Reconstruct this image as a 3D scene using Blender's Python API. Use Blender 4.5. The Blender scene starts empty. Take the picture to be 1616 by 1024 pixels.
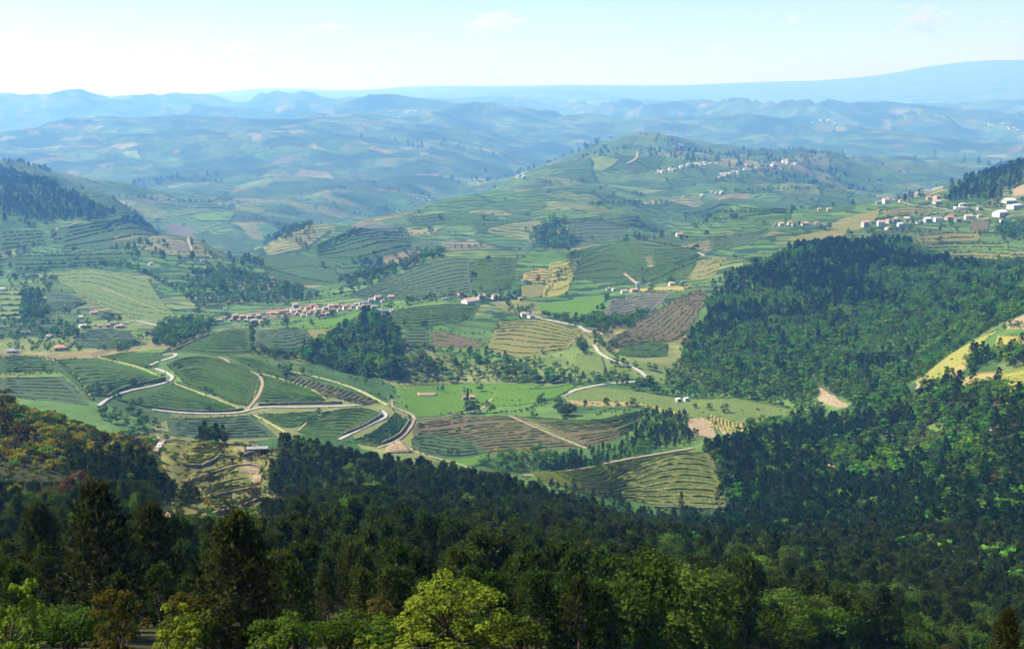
import bpy, math, random
import numpy as np
from mathutils import Vector

# ------------------------------------------------------------------ camera, sky, sun, exposure
scene = bpy.context.scene
COL = scene.collection
FPX, IW, IH, HOR = 1950.0, 1616.0, 1024.0, 150.0      # focal length in photo pixels, photo size, row of the eye level
PITCH = math.atan((IH / 2 - HOR) / FPX)
CAMZ = 300.0
cam_d = bpy.data.cameras.new('camera')
cam = bpy.data.objects.new('camera', cam_d)
COL.objects.link(cam)
cam.location = (0, 0, CAMZ)
cam.rotation_euler = (math.pi / 2 - PITCH, 0, 0)
cam_d.sensor_width = 36.0
cam_d.lens = 36.0 * FPX / IW
cam_d.clip_start = 0.5
cam_d.clip_end = 160000
scene.camera = cam

SUN_AZ, SUN_EL = math.radians(-84), math.radians(50)   # azimuth from the view direction, to the left
SUN = Vector((math.sin(SUN_AZ) * math.cos(SUN_EL), math.cos(SUN_AZ) * math.cos(SUN_EL), math.sin(SUN_EL)))
world = bpy.data.worlds.new('World')
scene.world = world
world.use_nodes = True
wn = world.node_tree
bg = wn.nodes['Background']
sky = wn.nodes.new('ShaderNodeTexSky')
sky.sky_type = 'NISHITA'
sky.sun_disc = False
sky.sun_elevation = SUN_EL
sky.sun_rotation = SUN_AZ
sky.altitude = 400
sky.air_density = 0.6
sky.dust_density = 0.5
sky.ozone_density = 1.0
wn.links.new(sky.outputs[0], bg.inputs[0])
bg.inputs[1].default_value = 0.078
sun_d = bpy.data.lights.new('sun', 'SUN')
sun_d.energy = 5.0
sun_d.angle = math.radians(0.5)
sun_d.color = (1.0, 0.96, 0.89)
sun_o = bpy.data.objects.new('sun', sun_d)
COL.objects.link(sun_o)
sun_o.rotation_euler = (-SUN).to_track_quat('-Z', 'Y').to_euler()
sun_o.location = (0, 0, 2000)

scene.view_settings.view_transform = 'Standard'
scene.view_settings.look = 'None'
scene.view_settings.gamma = 1
scene.view_settings.exposure = 1.35
scene.cycles.use_denoising = True
scene.cycles.max_bounces = 3
scene.cycles.diffuse_bounces = 1
scene.cycles.transmission_bounces = 3
scene.cycles.volume_bounces = 1
scene.cycles.adaptive_threshold = 0.025
scene.cycles.transparent_max_bounces = 8
scene.cycles.use_fast_gi = False

HAZE_D, HAZE_G, HAZE_C, HAZE_A = 1.05e-4, 0.3, (.16, .43, 1.0, 1), (.9, .8, 1.0, 1)     # air: scatters blue most
rng = np.random.default_rng(7)
random.seed(7)

# ------------------------------------------------------------------ terrain: heights from surveyed points
# visible points: (photo column, photo row, metres ahead of the camera); hidden points: (column, metres ahead, height relative to the eye)
VIS = []
def V(d):
    for t in d.split():
        a, b, c = t.split(','); VIS.append((float(a), float(b), float(c)))
# slope below the viewpoint
V('-300,1030,72 0,1024,70 250,1024,66 500,1024,66 750,1024,72 1000,1024,115 1250,1024,185 1500,1024,265 1616,1024,285 1950,1024,320')
V('-300,950,118 0,950,118 250,950,118 500,950,132 750,950,172 1000,950,215 1250,950,285 1500,950,345 1616,950,362 1950,950,400')
V('-300,880,165 0,880,168 250,880,192 500,880,232 750,880,290 1000,880,350 1250,890,415 1500,885,435 1616,880,445 1950,860,470')
V('-300,790,240 0,810,232 250,815,292 500,815,370 750,815,435 1250,820,600 1500,815,535 1616,800,545 1950,760,600')
V('-300,690,330 0,740,310 250,750,420 500,765,500 0,690,365 150,705,440')
V('-300,600,430 0,645,440 100,668,470 240,695,540 330,697,580 350,755,500 360,805,425 450,717,600 560,750,592 700,772,582 850,803,556 1000,845,515 1100,865,498 1200,880,480')
# near vineyards on the valley side
V('-300,570,1000 -300,620,900 0,615,950 150,640,900 150,600,1000 60,600,1000 0,600,980 0,560,1110 250,650,930 350,690,880 450,690,890 550,690,890 300,600,1010 270,562,1085 380,566,1085')
V('400,620,990 480,600,1040 550,640,970 640,665,950 620,710,860 600,605,1085 560,572,1160')
V('700,622,1085 700,604,1130 820,612,1105 950,630,1060 1080,640,1040 1250,655,1000 660,680,930 700,720,860 850,642,1015 800,690,915 950,690,910 1000,652,985 740,738,828')
V('900,722,856 1080,692,898 1130,672,945 1180,680,920 1080,718,735 950,742,715 850,753,700 1148,825,648 1000,797,672 1100,770,692')
# right hand valley and slopes
V('1200,742,728 1200,702,838 1250,690,900 1300,702,838 1350,642,945 1310,625,1010 1350,760,690 1450,790,612 1400,650,880 1450,606,940 1500,600,900 1500,680,780 1500,740,690 1600,600,820')
V('1616,660,700 1616,720,620 1600,780,570 1580,552,900 1616,500,975 1540,545,955 1950,480,900 1950,620,700 1440,592,1070 1520,530,1120 1600,490,1180')
# wooded hill
V('1080,610,1110 1150,620,1070 1250,600,1100 1350,570,1120 1100,540,1230 1200,540,1200 1300,500,1270 1130,460,1390 1200,450,1380 1300,440,1390 1400,440,1390 1400,520,1210 1480,500,1220 1560,470,1260')
V('1200,398,1500 1250,395,1520 1330,388,1530 1400,390,1530 1450,408,1500 1250,357,1760 1200,374,1680 1500,400,1560 1600,410,1500 1600,380,1620 1500,370,1660 1400,350,1740 1500,345,1760 1600,330,1780')
V('1400,322,1850 1480,312,1900 1560,280,1950 1616,255,1980 1350,341,1800 1950,200,1950 1950,300,1700 1950,400,1400')
# middle distance
V('1150,400,1650 1100,440,1450 1110,457,1400 960,545,1200 1030,505,1300 985,457,1480 900,470,1450 950,400,1700 840,490,1380 750,467,1420 720,440,1520 700,407,1680 800,402,1690 880,395,1700 1010,382,1740')
V('700,520,1250 820,570,1160 860,520,1260 560,530,1230 560,575,1140 430,540,1200 340,540,1200 340,505,1400 420,498,1420 480,490,1440 560,480,1460 620,468,1470 650,440,1560 640,560,1160 930,560,1170 1000,585,1130')
V('250,475,1510 100,450,1560 100,400,1800 250,376,1950 50,362,1950 200,330,2200 150,310,2320 320,388,1880 400,420,1720 300,378,1920 30,285,2350 0,250,2550 90,285,2500 200,300,2700 100,520,1280 20,560,1120 200,530,1260 400,430,1700 450,382,2000 560,300,3000 380,335,2600 300,325,2700 250,310,2750')
V('600,392,1950 540,440,1700 600,362,2150 720,352,2150 860,352,2100 860,300,2500 1000,300,2500 1000,342,2150 1150,318,2120 1150,345,1950 1050,370,1850 1250,330,2100 1250,247,3000 1300,282,2900 1400,262,3600')
V('1250,300,2500 1000,213,3250 950,232,3150 900,248,3050 1080,240,3150 800,288,2700 700,322,2450 600,338,2300 490,356,2150 -300,240,2500 -300,340,2000 -300,480,1500 1340,335,2150 1480,300,3000')
# far country
V('300,255,3600 700,285,3400 650,262,3600 500,225,4500 0,215,4400 200,215,4600 800,250,4000 1100,222,4800 1300,225,4800 1500,240,4500 1616,235,4600 1950,230,4500 -300,210,4500')
V('-300,180,7000 0,182,7000 200,182,7200 400,180,7200 600,188,7000 800,190,7000 1000,185,7000 1200,190,7000 1400,190,7000 1616,185,7000 1950,180,7000')
V('-300,164,10000 0,166,10000 300,164,10000 600,158,10000 820,150,9000 920,149,9000 1000,165,9000 1200,158,10000 1450,155,10000 1616,150,9500')
V('-500,152,14000 -300,152,14000 -100,150,14000 0,151,14000 60,155,14000 110,152,14000 200,152,14000 300,150,14000 340,147,14000 420,141,14000 500,142,14000 560,147,14000 610,140,14000 700,137,14000 800,137,14000')
V('900,136,14000 1000,136,14000 1100,134,14000 1160,131,14000 1240,129,14000 1300,130,14000 1380,128,13800 1420,118,13000 1460,107,12600 1520,99,12400 1560,97,12400 1616,96,12400 1750,96,12400 1950,100,12400')
HID = [(0,560,-192),(0,760,-232),(-300,560,-170),(-300,760,-228),(200,690,-228),(350,720,-243),(500,715,-243),(650,700,-243),(800,665,-238),(1000,600,-223),
       (1080,800,-243),(950,790,-246),(850,770,-246),(1250,1600,-204),(1350,1620,-196),(1616,2300,-170),(1480,2350,-215),(1400,2250,-205),(1950,2300,-150),
       (1000,3800,-250),(900,3550,-255),(1080,3700,-240),(720,1860,-283),(820,1860,-268),(640,1800,-286),(560,1850,-290),(620,2650,-300),(720,2800,-285),(520,2500,-300),(800,3050,-255),(90,3000,-250),(0,3000,-215),(200,2500,-285),(280,2250,-292),(350,2150,-295),(420,1950,-290),(1150,2350,-235),(1240,2350,-235),(1000,1950,-245),(1080,2150,-240),
       (420,20000,-200),(1000,20000,-200),(1616,20000,-200),(0,20000,-200),(-400,20000,-200),(2000,20000,-200)]
for c in (-500, 100, 500, 808, 1100, 1500, 2100):
    HID += [(c, 28, -15.5), (c, 12, -7.5), (c, 6, -4.2)]
CT, ST = math.cos(PITCH), math.sin(PITCH)
def ray(px, py):
    a = (np.asarray(px, float) - IW / 2) / FPX
    b = -(np.asarray(py, float) - IH / 2) / FPX
    return a, CT + b * ST, b * CT - ST              # x, y, z of the view ray
def FD(d):
    """survey distances beyond the near valley side are stretched, shaping the depth so haze thickens there"""
    d = np.asarray(d, float)
    d2 = 1100 * 2 ** 1.35
    return np.where(d < 1100, d, np.where(d < 2200, 1100 * (np.maximum(d, 1) / 1100) ** 1.35, np.where(d < 5000, d2 * (np.maximum(d, 1) / 2200) ** 1.9, d * (d2 * (5000 / 2200) ** 1.9 / 5000))))
_D = np.exp(np.linspace(0, 11, 3000)); _F = FD(_D)
def ratio(y): return np.asarray(y) / np.interp(y, _F, _D)
P = []
for px, py, d in VIS:
    d = float(FD(d))
    x, y, z = ray(px, py)
    P.append((x / y, math.log(d), z / y))
for px, d, z in HID:
    x, y, zz = ray(px, HOR)
    P.append((x / y, math.log(float(FD(d))), z / d))
P = np.array(P)
def tps_k(r2):
    return np.where(r2 > 1e-12, r2 * np.log(np.maximum(r2, 1e-12)), 0.0)
def tps_fit(A, v, lam):
    n = len(A)
    D = ((A[:, None, :] - A[None, :, :]) ** 2).sum(-1)
    K = tps_k(D) + lam * np.eye(n)
    Q = np.c_[np.ones(n), A]
    M = np.block([[K, Q], [Q.T, np.zeros((3, 3))]])
    return np.linalg.solve(M, np.r_[v, np.zeros(3)])
US = 1.6
A = np.c_[P[:, 0] * US, P[:, 1]]
coef = tps_fit(A, P[:, 2], 2e-4)

def hash2(ix, iy, seed):
    h = (ix.astype(np.int64) * 374761393 + iy.astype(np.int64) * 668265263 + seed * 974711) & 0x7fffffff
    h = ((h ^ (h >> 13)) * 1274126177) & 0x7fffffff
    return ((h ^ (h >> 16)) & 0xffff) / 65535.0
def vnoise(x, y, seed=0):
    x = np.asarray(x, float); y = np.asarray(y, float)
    ix, iy = np.floor(x), np.floor(y)
    fx, fy = x - ix, y - iy
    fx = fx * fx * (3 - 2 * fx); fy = fy * fy * (3 - 2 * fy)
    a = hash2(ix, iy, seed); b = hash2(ix + 1, iy, seed); c = hash2(ix, iy + 1, seed); d = hash2(ix + 1, iy + 1, seed)
    return (a + (b - a) * fx) * (1 - fy) + (c + (d - c) * fx) * fy
def fbm(x, y, seed=0, o=4):
    s, t, a = 0, 0, 1.0
    for k in range(o):
        s = s + a * (vnoise(x * 2 ** k + 17.3 * k, y * 2 ** k - 9.1 * k, seed + k) - .5); t += a; a *= .52
    return s / t * 2
def sstep(a, b, x):
    t = np.clip((x - a) / (b - a), 0, 1)
    return t * t * (3 - 2 * t)

NU, U0, U1 = 560, -0.60, 0.60
ws = [math.log(5)]
while ws[-1] < math.log(50000):                     # finer rows where the vineyards and villages are
    d = math.exp(ws[-1])
    ws.append(ws[-1] + (0.035 if d < 60 else 0.016 if d < 380 else 0.0066 if d < 2600 else 0.009 if d < 12000 else 0.011))
WS = np.array(ws); NW = len(WS)
US_ = np.linspace(U0, U1, NU)
gu, gw = np.meshgrid(US_, WS)
q = np.c_[gu.ravel() * US, gw.ravel()]
E = np.empty(len(q))
for i in range(0, len(q), 40000):
    c = q[i:i + 40000]
    r2 = (c[:, 0:1] - A[None, :, 0]) ** 2 + (c[:, 1:2] - A[None, :, 1]) ** 2
    E[i:i + 40000] = tps_k(r2) @ coef[:len(A)] + coef[len(A)] + c @ coef[len(A) + 1:]
gy = np.exp(gw); gx = gu * gy
gz = E.reshape(gw.shape) * gy
far = sstep(4600, 13000, gy) * (1 - .95 * sstep(15000, 27000, gy))
rid = 1 - np.abs(fbm(gx / 5000 + .3 * fbm(gx / 2000, gy / 2000, 5, 2), gy / 5000, 11, 5)) * 2.2
gz = gz + far * (rid - .45) * 620 + far * 170 * fbm(gx / 1400, gy / 1400, 21, 4)
mid = sstep(650, 1000, gy) * (1 - sstep(7000, 12000, gy))
gz = gz + mid * fbm(gx / 230, gy / 230, 31, 3) * (1.5 + 34 * sstep(2000, 4200, gy))
gul = sstep(1500, 2300, gy) * (1 - sstep(5500, 8500, gy))
gz = gz + gul * (np.abs(fbm(gx / 520 + .25 * fbm(gx / 200, gy / 200, 55, 2), gy / 620, 51, 3)) - .3) * 46
near = sstep(20, 60, gy) * (1 - sstep(700, 900, gy))
gz = gz + near * fbm(gx / 45, gy / 45, 41, 3) * 2.5
GZ = gz + CAMZ

def Z(x, y):
    x = np.asarray(x, float); y = np.maximum(np.asarray(y, float), 5.01)
    fu = np.clip((x / y - U0) / (U1 - U0) * (NU - 1), 0, NU - 1.001)
    w = np.log(y)
    j = np.clip(np.searchsorted(WS, w) - 1, 0, NW - 2)
    fw = np.clip((y - np.exp(WS[j])) / (np.exp(WS[j + 1]) - np.exp(WS[j])), 0, 1)
    i = fu.astype(int); fu = fu - i
    return (GZ[j, i] * (1 - fu) + GZ[j, i + 1] * fu) * (1 - fw) + (GZ[j + 1, i] * (1 - fu) + GZ[j + 1, i + 1] * fu) * fw
YS = np.exp(np.linspace(math.log(15), math.log(48000), 3000))
def W(px, py, dmin=15.0):
    """first point of the ground along the view ray through a photo pixel"""
    px = np.atleast_1d(np.asarray(px, float)); py = np.atleast_1d(np.asarray(py, float))
    x, y, z = ray(px, py)
    u, e = x / y, z / y
    yy = YS[YS >= dmin]
    f = (CAMZ + yy[None] * e[:, None]) - Z(yy[None] * u[:, None], np.broadcast_to(yy, (len(u), len(yy))))
    neg = f <= 0
    k = np.where(neg.any(1), neg.argmax(1), len(yy) - 1).clip(1)
    lo, hi = yy[k - 1].copy(), yy[k].copy()
    for _ in range(14):
        m = .5 * (lo + hi)
        up = CAMZ + m * e - Z(m * u, m) > 0
        lo = np.where(up, m, lo); hi = np.where(up, hi, m)
    return np.c_[hi * u, hi, Z(hi * u, hi)]
def proj(x, y, z):
    """photo pixel of a world point (used to know what is in view)"""
    z = np.asarray(z) - CAMZ
    yc = y * CT - z * ST
    return IW / 2 + FPX * x / yc, IH / 2 - FPX * (z * CT + y * ST) / yc

# ------------------------------------------------------------------ helpers
def new_mat(name):
    m = bpy.data.materials.new(name); m.use_nodes = True
    nt = m.node_tree
    for n in list(nt.nodes): nt.nodes.remove(n)
    out = nt.nodes.new('ShaderNodeOutputMaterial')
    return m, nt, out
def N(nt, t, **kw):
    n = nt.nodes.new(t)
    for k, v in kw.items():
        if k.startswith('i_'):
            key = k[2:]
            n.inputs[int(key) if key.isdigit() else key.replace('_', ' ')].default_value = v
        else: setattr(n, k, v)
    return n
def MIX(nt, fac, a, b, blend='MIX'):
    n = nt.nodes.new('ShaderNodeMix'); n.data_type = 'RGBA'; n.blend_type = blend
    for s, v in ((n.inputs[0], fac), (n.inputs[6], a), (n.inputs[7], b)):
        if hasattr(v, 'is_output'): nt.links.new(v, s)
        else: s.default_value = v if not isinstance(v, tuple) or len(v) == 4 else (*v, 1)
    return n.outputs[2]
def MATH(nt, op, a, b=0.0, clamp=False):
    n = nt.nodes.new('ShaderNodeMath'); n.operation = op; n.use_clamp = clamp
    for s, v in ((n.inputs[0], a), (n.inputs[1], b)):
        if hasattr(v, 'is_output'): nt.links.new(v, s)
        else: s.default_value = v
    return n.outputs[0]
def NOISE(nt, vec, scale, detail=3, rough=.55):
    n = N(nt, 'ShaderNodeTexNoise', i_Scale=scale, i_Detail=detail, i_Roughness=rough)
    nt.links.new(vec, n.inputs['Vector']); return n.outputs['Fac']
def RAMP(nt, fac, stops):
    n = nt.nodes.new('ShaderNodeValToRGB'); e = n.color_ramp.elements
    while len(e) < len(stops): e.new(.5)
    for k, (p, c) in enumerate(stops):
        e[k].position = p; e[k].color = (*c, 1) if len(c) == 3 else c
    nt.links.new(fac, n.inputs[0]); return n.outputs[0]
def BSDF(nt, out, col, rough=.9, spec=.15, bump=None, bstr=.5, bdist=.3):
    b = N(nt, 'ShaderNodeBsdfPrincipled', i_Roughness=rough)
    b.inputs['Specular IOR Level'].default_value = spec
    if hasattr(col, 'is_output'): nt.links.new(col, b.inputs['Base Color'])
    else: b.inputs['Base Color'].default_value = (*col, 1)
    if bump is not None:
        n = N(nt, 'ShaderNodeBump', i_Strength=bstr, i_Distance=bdist)
        nt.links.new(bump, n.inputs['Height']); nt.links.new(n.outputs[0], b.inputs['Normal'])
    nt.links.new(b.outputs[0], out.inputs[0]); return b
def POS(nt):
    return nt.nodes.new('ShaderNodeNewGeometry').outputs['Position']
MATS = {}
def ground_mat(name, c1, c2, c3=None, s1=.035, s2=.5):
    """soil or sward: two tones in large patches, a third in small specks"""
    if name in MATS: return MATS[name]
    m, nt, out = new_mat(name); p = POS(nt)
    a = NOISE(nt, p, s1, 4, .6); b = NOISE(nt, p, s2, 3, .65)
    col = MIX(nt, RAMP(nt, a, [(.38, (0, 0, 0)), (.62, (1, 1, 1))]), c1, c2)
    if c3: col = MIX(nt, RAMP(nt, b, [(.48, (0, 0, 0)), (.62, (1, 1, 1))]), col, c3)
    v = RAMP(nt, b, [(.25, (.72, .72, .72)), (.75, (1.22, 1.22, 1.22))])
    col = MIX(nt, 1.0, col, v, 'MULTIPLY')
    BSDF(nt, out, col, .95, .08, b, .6, .5)
    MATS[name] = m; return m
def plain_mat(name, c, rough=.8, var=.25, scale=1.5, spec=.2, metal=0):
    if name in MATS: return MATS[name]
    m, nt, out = new_mat(name); p = N(nt, 'ShaderNodeTexCoord').outputs['Object']
    a = NOISE(nt, p, scale, 4, .6)
    col = MIX(nt, 1.0, (*c, 1), RAMP(nt, a, [(.2, (1 - var,) * 3), (.8, (1 + var * .5,) * 3)]), 'MULTIPLY')
    b = BSDF(nt, out, col, rough, spec, a, .2, .05); b.inputs['Metallic'].default_value = metal
    MATS[name] = m; return m
def leaf_mat(name, dark, light, trans=.35, hue=.03, val=.35, tcol=None):
    """foliage: leaf tint is random plus painted crown light, each plant its own hue"""
    m, nt, out = new_mat(name)
    at = N(nt, 'ShaderNodeAttribute', attribute_name='tint')
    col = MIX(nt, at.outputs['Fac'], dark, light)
    r = nt.nodes.new('ShaderNodeObjectInfo').outputs['Random']
    h = N(nt, 'ShaderNodeHueSaturation')
    nt.links.new(MATH(nt, 'MULTIPLY_ADD', r, hue * 2), h.inputs['Hue'])
    h.inputs['Hue'].links[0].from_node.inputs[2].default_value = .5 - hue
    r2 = MATH(nt, 'FRACT', MATH(nt, 'MULTIPLY', r, 37.7))
    nt.links.new(MATH(nt, 'MULTIPLY_ADD', r2, val * 2), h.inputs['Value'])
    h.inputs['Value'].links[0].from_node.inputs[2].default_value = 1 - val
    nt.links.new(col, h.inputs['Color'])
    d = N(nt, 'ShaderNodeBsdfDiffuse'); t = N(nt, 'ShaderNodeBsdfTranslucent')
    nt.links.new(h.outputs[0], d.inputs[0])
    nt.links.new(MIX(nt, 1.0, h.outputs[0], tcol or (1.15, 1.2, .7), 'MULTIPLY'), t.inputs[0])
    mx = N(nt, 'ShaderNodeMixShader', i_0=trans)
    nt.links.new(d.outputs[0], mx.inputs[1]); nt.links.new(t.outputs[0], mx.inputs[2])
    nt.links.new(mx.outputs[0], out.inputs[0])
    return m

def link(o, parent=None):
    COL.objects.link(o)
    if parent is not None: o.parent = parent
    return o
def mesh(name, v, f, mats, tint=None, smooth=False, midx=None):
    me = bpy.data.meshes.new(name)
    v = np.asarray(v, np.float32)
    if isinstance(f, np.ndarray):
        k = f.shape[1]
        me.vertices.add(len(v)); me.vertices.foreach_set('co', v.ravel())
        me.loops.add(f.size); me.loops.foreach_set('vertex_index', f.astype(np.int32).ravel())
        me.polygons.add(len(f)); me.polygons.foreach_set('loop_start', np.arange(0, f.size, k, dtype=np.int32))
        me.polygons.foreach_set('loop_total', np.full(len(f), k, np.int32))
    else:
        me.from_pydata(v.tolist(), [], f)
    for m in (mats if isinstance(mats, (list, tuple)) else [mats]): me.materials.append(m)
    if midx is not None: me.polygons.foreach_set('material_index', np.asarray(midx, np.int32))
    if tint is not None:
        a = me.attributes.new('tint', 'FLOAT', 'POINT'); a.data.foreach_set('value', np.asarray(tint, np.float32))
    me.polygons.foreach_set('use_smooth', np.full(len(me.polygons), smooth))
    me.update(calc_edges=True)
    return me
def obj(name, me, parent=None, loc=None):
    o = bpy.data.objects.new(name, me)
    if loc is not None: o.location = loc
    return link(o, parent)
def tag(o, label=None, cat=None, group=None, kind=None):
    if label: o['label'] = label
    if cat: o['category'] = cat
    if group: o['group'] = group
    if kind: o['kind'] = kind
    return o
def empty(name, loc, rz=0.0, s=1.0):
    o = bpy.data.objects.new(name, None); o.empty_display_size = 1
    o.location = loc; o.rotation_euler = (0, 0, rz); o.scale = (s, s, s)
    return link(o)
def resample(pts, n):
    p = np.asarray(pts, float)
    d = np.r_[0, np.cumsum(np.hypot(*np.diff(p, axis=0).T))]
    t = np.linspace(0, d[-1], n)
    # smooth the corners with a cubic through the points
    if len(p) > 2:
        m = np.zeros_like(p); h = np.diff(d)[:, None]; s = np.diff(p, axis=0) / h
        m[1:-1] = .5 * (s[:-1] + s[1:]); m[0] = s[0]; m[-1] = s[-1]
        j = np.clip(np.searchsorted(d, t) - 1, 0, len(p) - 2)
        hh = (d[j + 1] - d[j])[:, None]; x = ((t - d[j]) / (d[j + 1] - d[j]))[:, None]
        return ((2 * x**3 - 3 * x**2 + 1) * p[j] + (x**3 - 2 * x**2 + x) * hh * m[j] + (-2 * x**3 + 3 * x**2) * p[j + 1] + (x**3 - x**2) * hh * m[j + 1])
    return np.c_[np.interp(t, d, p[:, 0]), np.interp(t, d, p[:, 1])]
def wline(pts, n=24):
    """ground line under a line followed in the photograph, in world x, y, cleaned of jumps over crests"""
    q = resample(pts, n); w = W(q[:, 0], q[:, 1])
    yy = w[:, 1].copy()
    for _ in range(3):
        med = np.array([np.median(yy[max(0, k - 2):k + 3]) for k in range(n)])
        bad = np.abs(yy - med) > .06 * med
        yy[bad] = med[bad]
    x = w[:, 0] / w[:, 1] * yy
    return np.c_[x, yy]
def lerp_line(p, n):
    d = np.r_[0, np.cumsum(np.hypot(*np.diff(p, axis=0).T))]
    t = np.linspace(0, d[-1], n)
    return np.c_[np.interp(t, d, p[:, 0]), np.interp(t, d, p[:, 1])]
def inside(poly, x, y):
    r = np.zeros(np.shape(x), bool); n = len(poly); j = n - 1
    for i in range(n):
        xi, yi = poly[i]; xj, yj = poly[j]
        c = ((yi > y) != (yj > y)) & (x < (xj - xi) * (y - yi) / (yj - yi + 1e-12) + xi)
        r ^= c; j = i
    return r
VERGE = []                                    # road sides, for weeds and bushes
EDGES = []                                    # margins of the plots, for hedges
CLEAR = []                                    # world polygons that stay free of trees
def grid_faces(nr, nc):
    i = np.arange(nr * nc).reshape(nr, nc)
    return np.stack([i[:-1, :-1], i[:-1, 1:], i[1:, 1:], i[1:, :-1]], -1).reshape(-1, 4)

# ------------------------------------------------------------------ ground sheet
def terrain_material():
    m, nt, out = new_mat('countryside')
    p = POS(nt)
    sp = nt.nodes.new('ShaderNodeSeparateXYZ'); nt.links.new(p, sp.inputs[0])
    flat = N(nt, 'ShaderNodeCombineXYZ'); nt.links.new(sp.outputs[0], flat.inputs[0]); nt.links.new(sp.outputs[1], flat.inputs[1])
    # warped coordinates so that plots have bent borders
    nz = N(nt, 'ShaderNodeTexNoise', i_Scale=.006, i_Detail=2.0); nt.links.new(flat.outputs[0], nz.inputs['Vector'])
    wv = N(nt, 'ShaderNodeVectorMath', operation='MULTIPLY_ADD'); nt.links.new(nz.outputs['Color'], wv.inputs[0])
    wv.inputs[1].default_value = (110, 110, 0); nt.links.new(flat.outputs[0], wv.inputs[2])
    def plots(scale):
        v = N(nt, 'ShaderNodeTexVoronoi', voronoi_dimensions='2D', i_Scale=scale); nt.links.new(wv.outputs[0], v.inputs['Vector'])
        e = N(nt, 'ShaderNodeTexVoronoi', voronoi_dimensions='2D', feature='DISTANCE_TO_EDGE', i_Scale=scale); nt.links.new(wv.outputs[0], e.inputs['Vector'])
        c = nt.nodes.new('ShaderNodeSeparateColor'); nt.links.new(v.outputs['Color'], c.inputs[0])
        return c.outputs, e.outputs['Distance']
    c, e = plots(.0085)
    col = RAMP(nt, c[0], [(0, (.035, .075, .022)), (.25, (.06, .125, .03)), (.45, (.085, .15, .04)), (.62, (.05, .085, .028)), (.78, (.13, .17, .055)), (.9, (.17, .14, .075)), (1, (.1, .16, .045))])
    n1 = NOISE(nt, p, .03, 5, .6)
    col = MIX(nt, 1.0, col, RAMP(nt, n1, [(.3, (.52, .54, .48)), (.7, (1.2, 1.15, .95))]), 'MULTIPLY')
    # terraces: each plot steps in its own direction, roughly along the contours; bank shade and lit lips are painted
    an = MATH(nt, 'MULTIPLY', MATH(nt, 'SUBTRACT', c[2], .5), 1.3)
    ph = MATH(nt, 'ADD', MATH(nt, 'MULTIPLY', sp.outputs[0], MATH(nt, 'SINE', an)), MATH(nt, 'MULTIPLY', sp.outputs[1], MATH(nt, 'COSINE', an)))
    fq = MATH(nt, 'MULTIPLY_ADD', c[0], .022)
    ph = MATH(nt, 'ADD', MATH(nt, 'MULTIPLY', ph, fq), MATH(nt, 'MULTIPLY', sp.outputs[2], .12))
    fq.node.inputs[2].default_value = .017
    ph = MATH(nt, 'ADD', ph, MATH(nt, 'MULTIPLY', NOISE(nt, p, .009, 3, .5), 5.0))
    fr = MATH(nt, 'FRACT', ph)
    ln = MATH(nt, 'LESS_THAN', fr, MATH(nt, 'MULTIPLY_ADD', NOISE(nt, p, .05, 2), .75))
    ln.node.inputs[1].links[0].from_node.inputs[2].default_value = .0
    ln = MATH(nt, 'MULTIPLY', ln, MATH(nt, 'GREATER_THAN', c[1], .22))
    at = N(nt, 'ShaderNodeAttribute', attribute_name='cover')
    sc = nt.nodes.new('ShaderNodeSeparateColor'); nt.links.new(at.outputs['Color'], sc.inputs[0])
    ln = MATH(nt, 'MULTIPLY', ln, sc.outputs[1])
    lit_lip = MATH(nt, 'MULTIPLY', MATH(nt, 'MULTIPLY', MATH(nt, 'GREATER_THAN', fr, .8), MATH(nt, 'GREATER_THAN', c[1], .22)), sc.outputs[1])  # pale line beside each dark one, a sunlit lip put into the colour
    col = MIX(nt, MATH(nt, 'MULTIPLY', lit_lip, .45), col, (.10, .12, .045, 1))
    col = MIX(nt, MATH(nt, 'MULTIPLY', ln, .85), col, (.012, .028, .012, 1))  # hedges and walls of the steps, with their shade painted in
    # hedges between plots
    hd = MATH(nt, 'LESS_THAN', e, .045)
    hd = MATH(nt, 'MULTIPLY', hd, MATH(nt, 'GREATER_THAN', NOISE(nt, p, .01, 2), .48))
    col = MIX(nt, MATH(nt, 'MULTIPLY', hd, sc.outputs[1]), col, (.018, .04, .016, 1))
    # scrub and woods in the far country
    wd = RAMP(nt, NOISE(nt, p, .0022, 5, .62), [(.5, (0, 0, 0)), (.56, (1, 1, 1))])
    wd = MATH(nt, 'MULTIPLY', wd, sc.outputs[2])
    col = MIX(nt, wd, col, MIX(nt, NOISE(nt, p, .05, 4), (.014, .03, .014, 1), (.035, .06, .022, 1)))
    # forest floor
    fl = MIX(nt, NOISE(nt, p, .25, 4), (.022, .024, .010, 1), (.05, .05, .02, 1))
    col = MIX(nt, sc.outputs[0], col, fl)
    hb = MATH(nt, 'ADD', NOISE(nt, p, .12, 5, .7), MATH(nt, 'MULTIPLY', ln, 1.2))
    BSDF(nt, out, col, .95, .05, hb, .6, 2.2)
    return m
CREST_PX = [-400, 0, 100, 230, 330, 450, 560, 700, 850, 1000, 1080, 1100, 1135, 1180, 1240, 1300, 1400, 1450, 1500, 1616, 2000]
CREST_D = [440, 455, 490, 548, 590, 612, 612, 612, 620, 640, 650, 760, 800, 850, 900, 900, 900, 915, 900, 800, 800]
def crest(x, y):
    return np.interp(IW / 2 + FPX * np.asarray(x) / np.asarray(y) * .985, CREST_PX, CREST_D)
vx, vy = gx.ravel(), gy.ravel()
cover = np.zeros((len(vx), 4), np.float32); cover[:, 3] = 1
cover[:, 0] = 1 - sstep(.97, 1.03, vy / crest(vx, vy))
cover[:, 1] = sstep(1150, 1500, vy)
cover[:, 2] = sstep(3200, 6000, vy)
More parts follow.
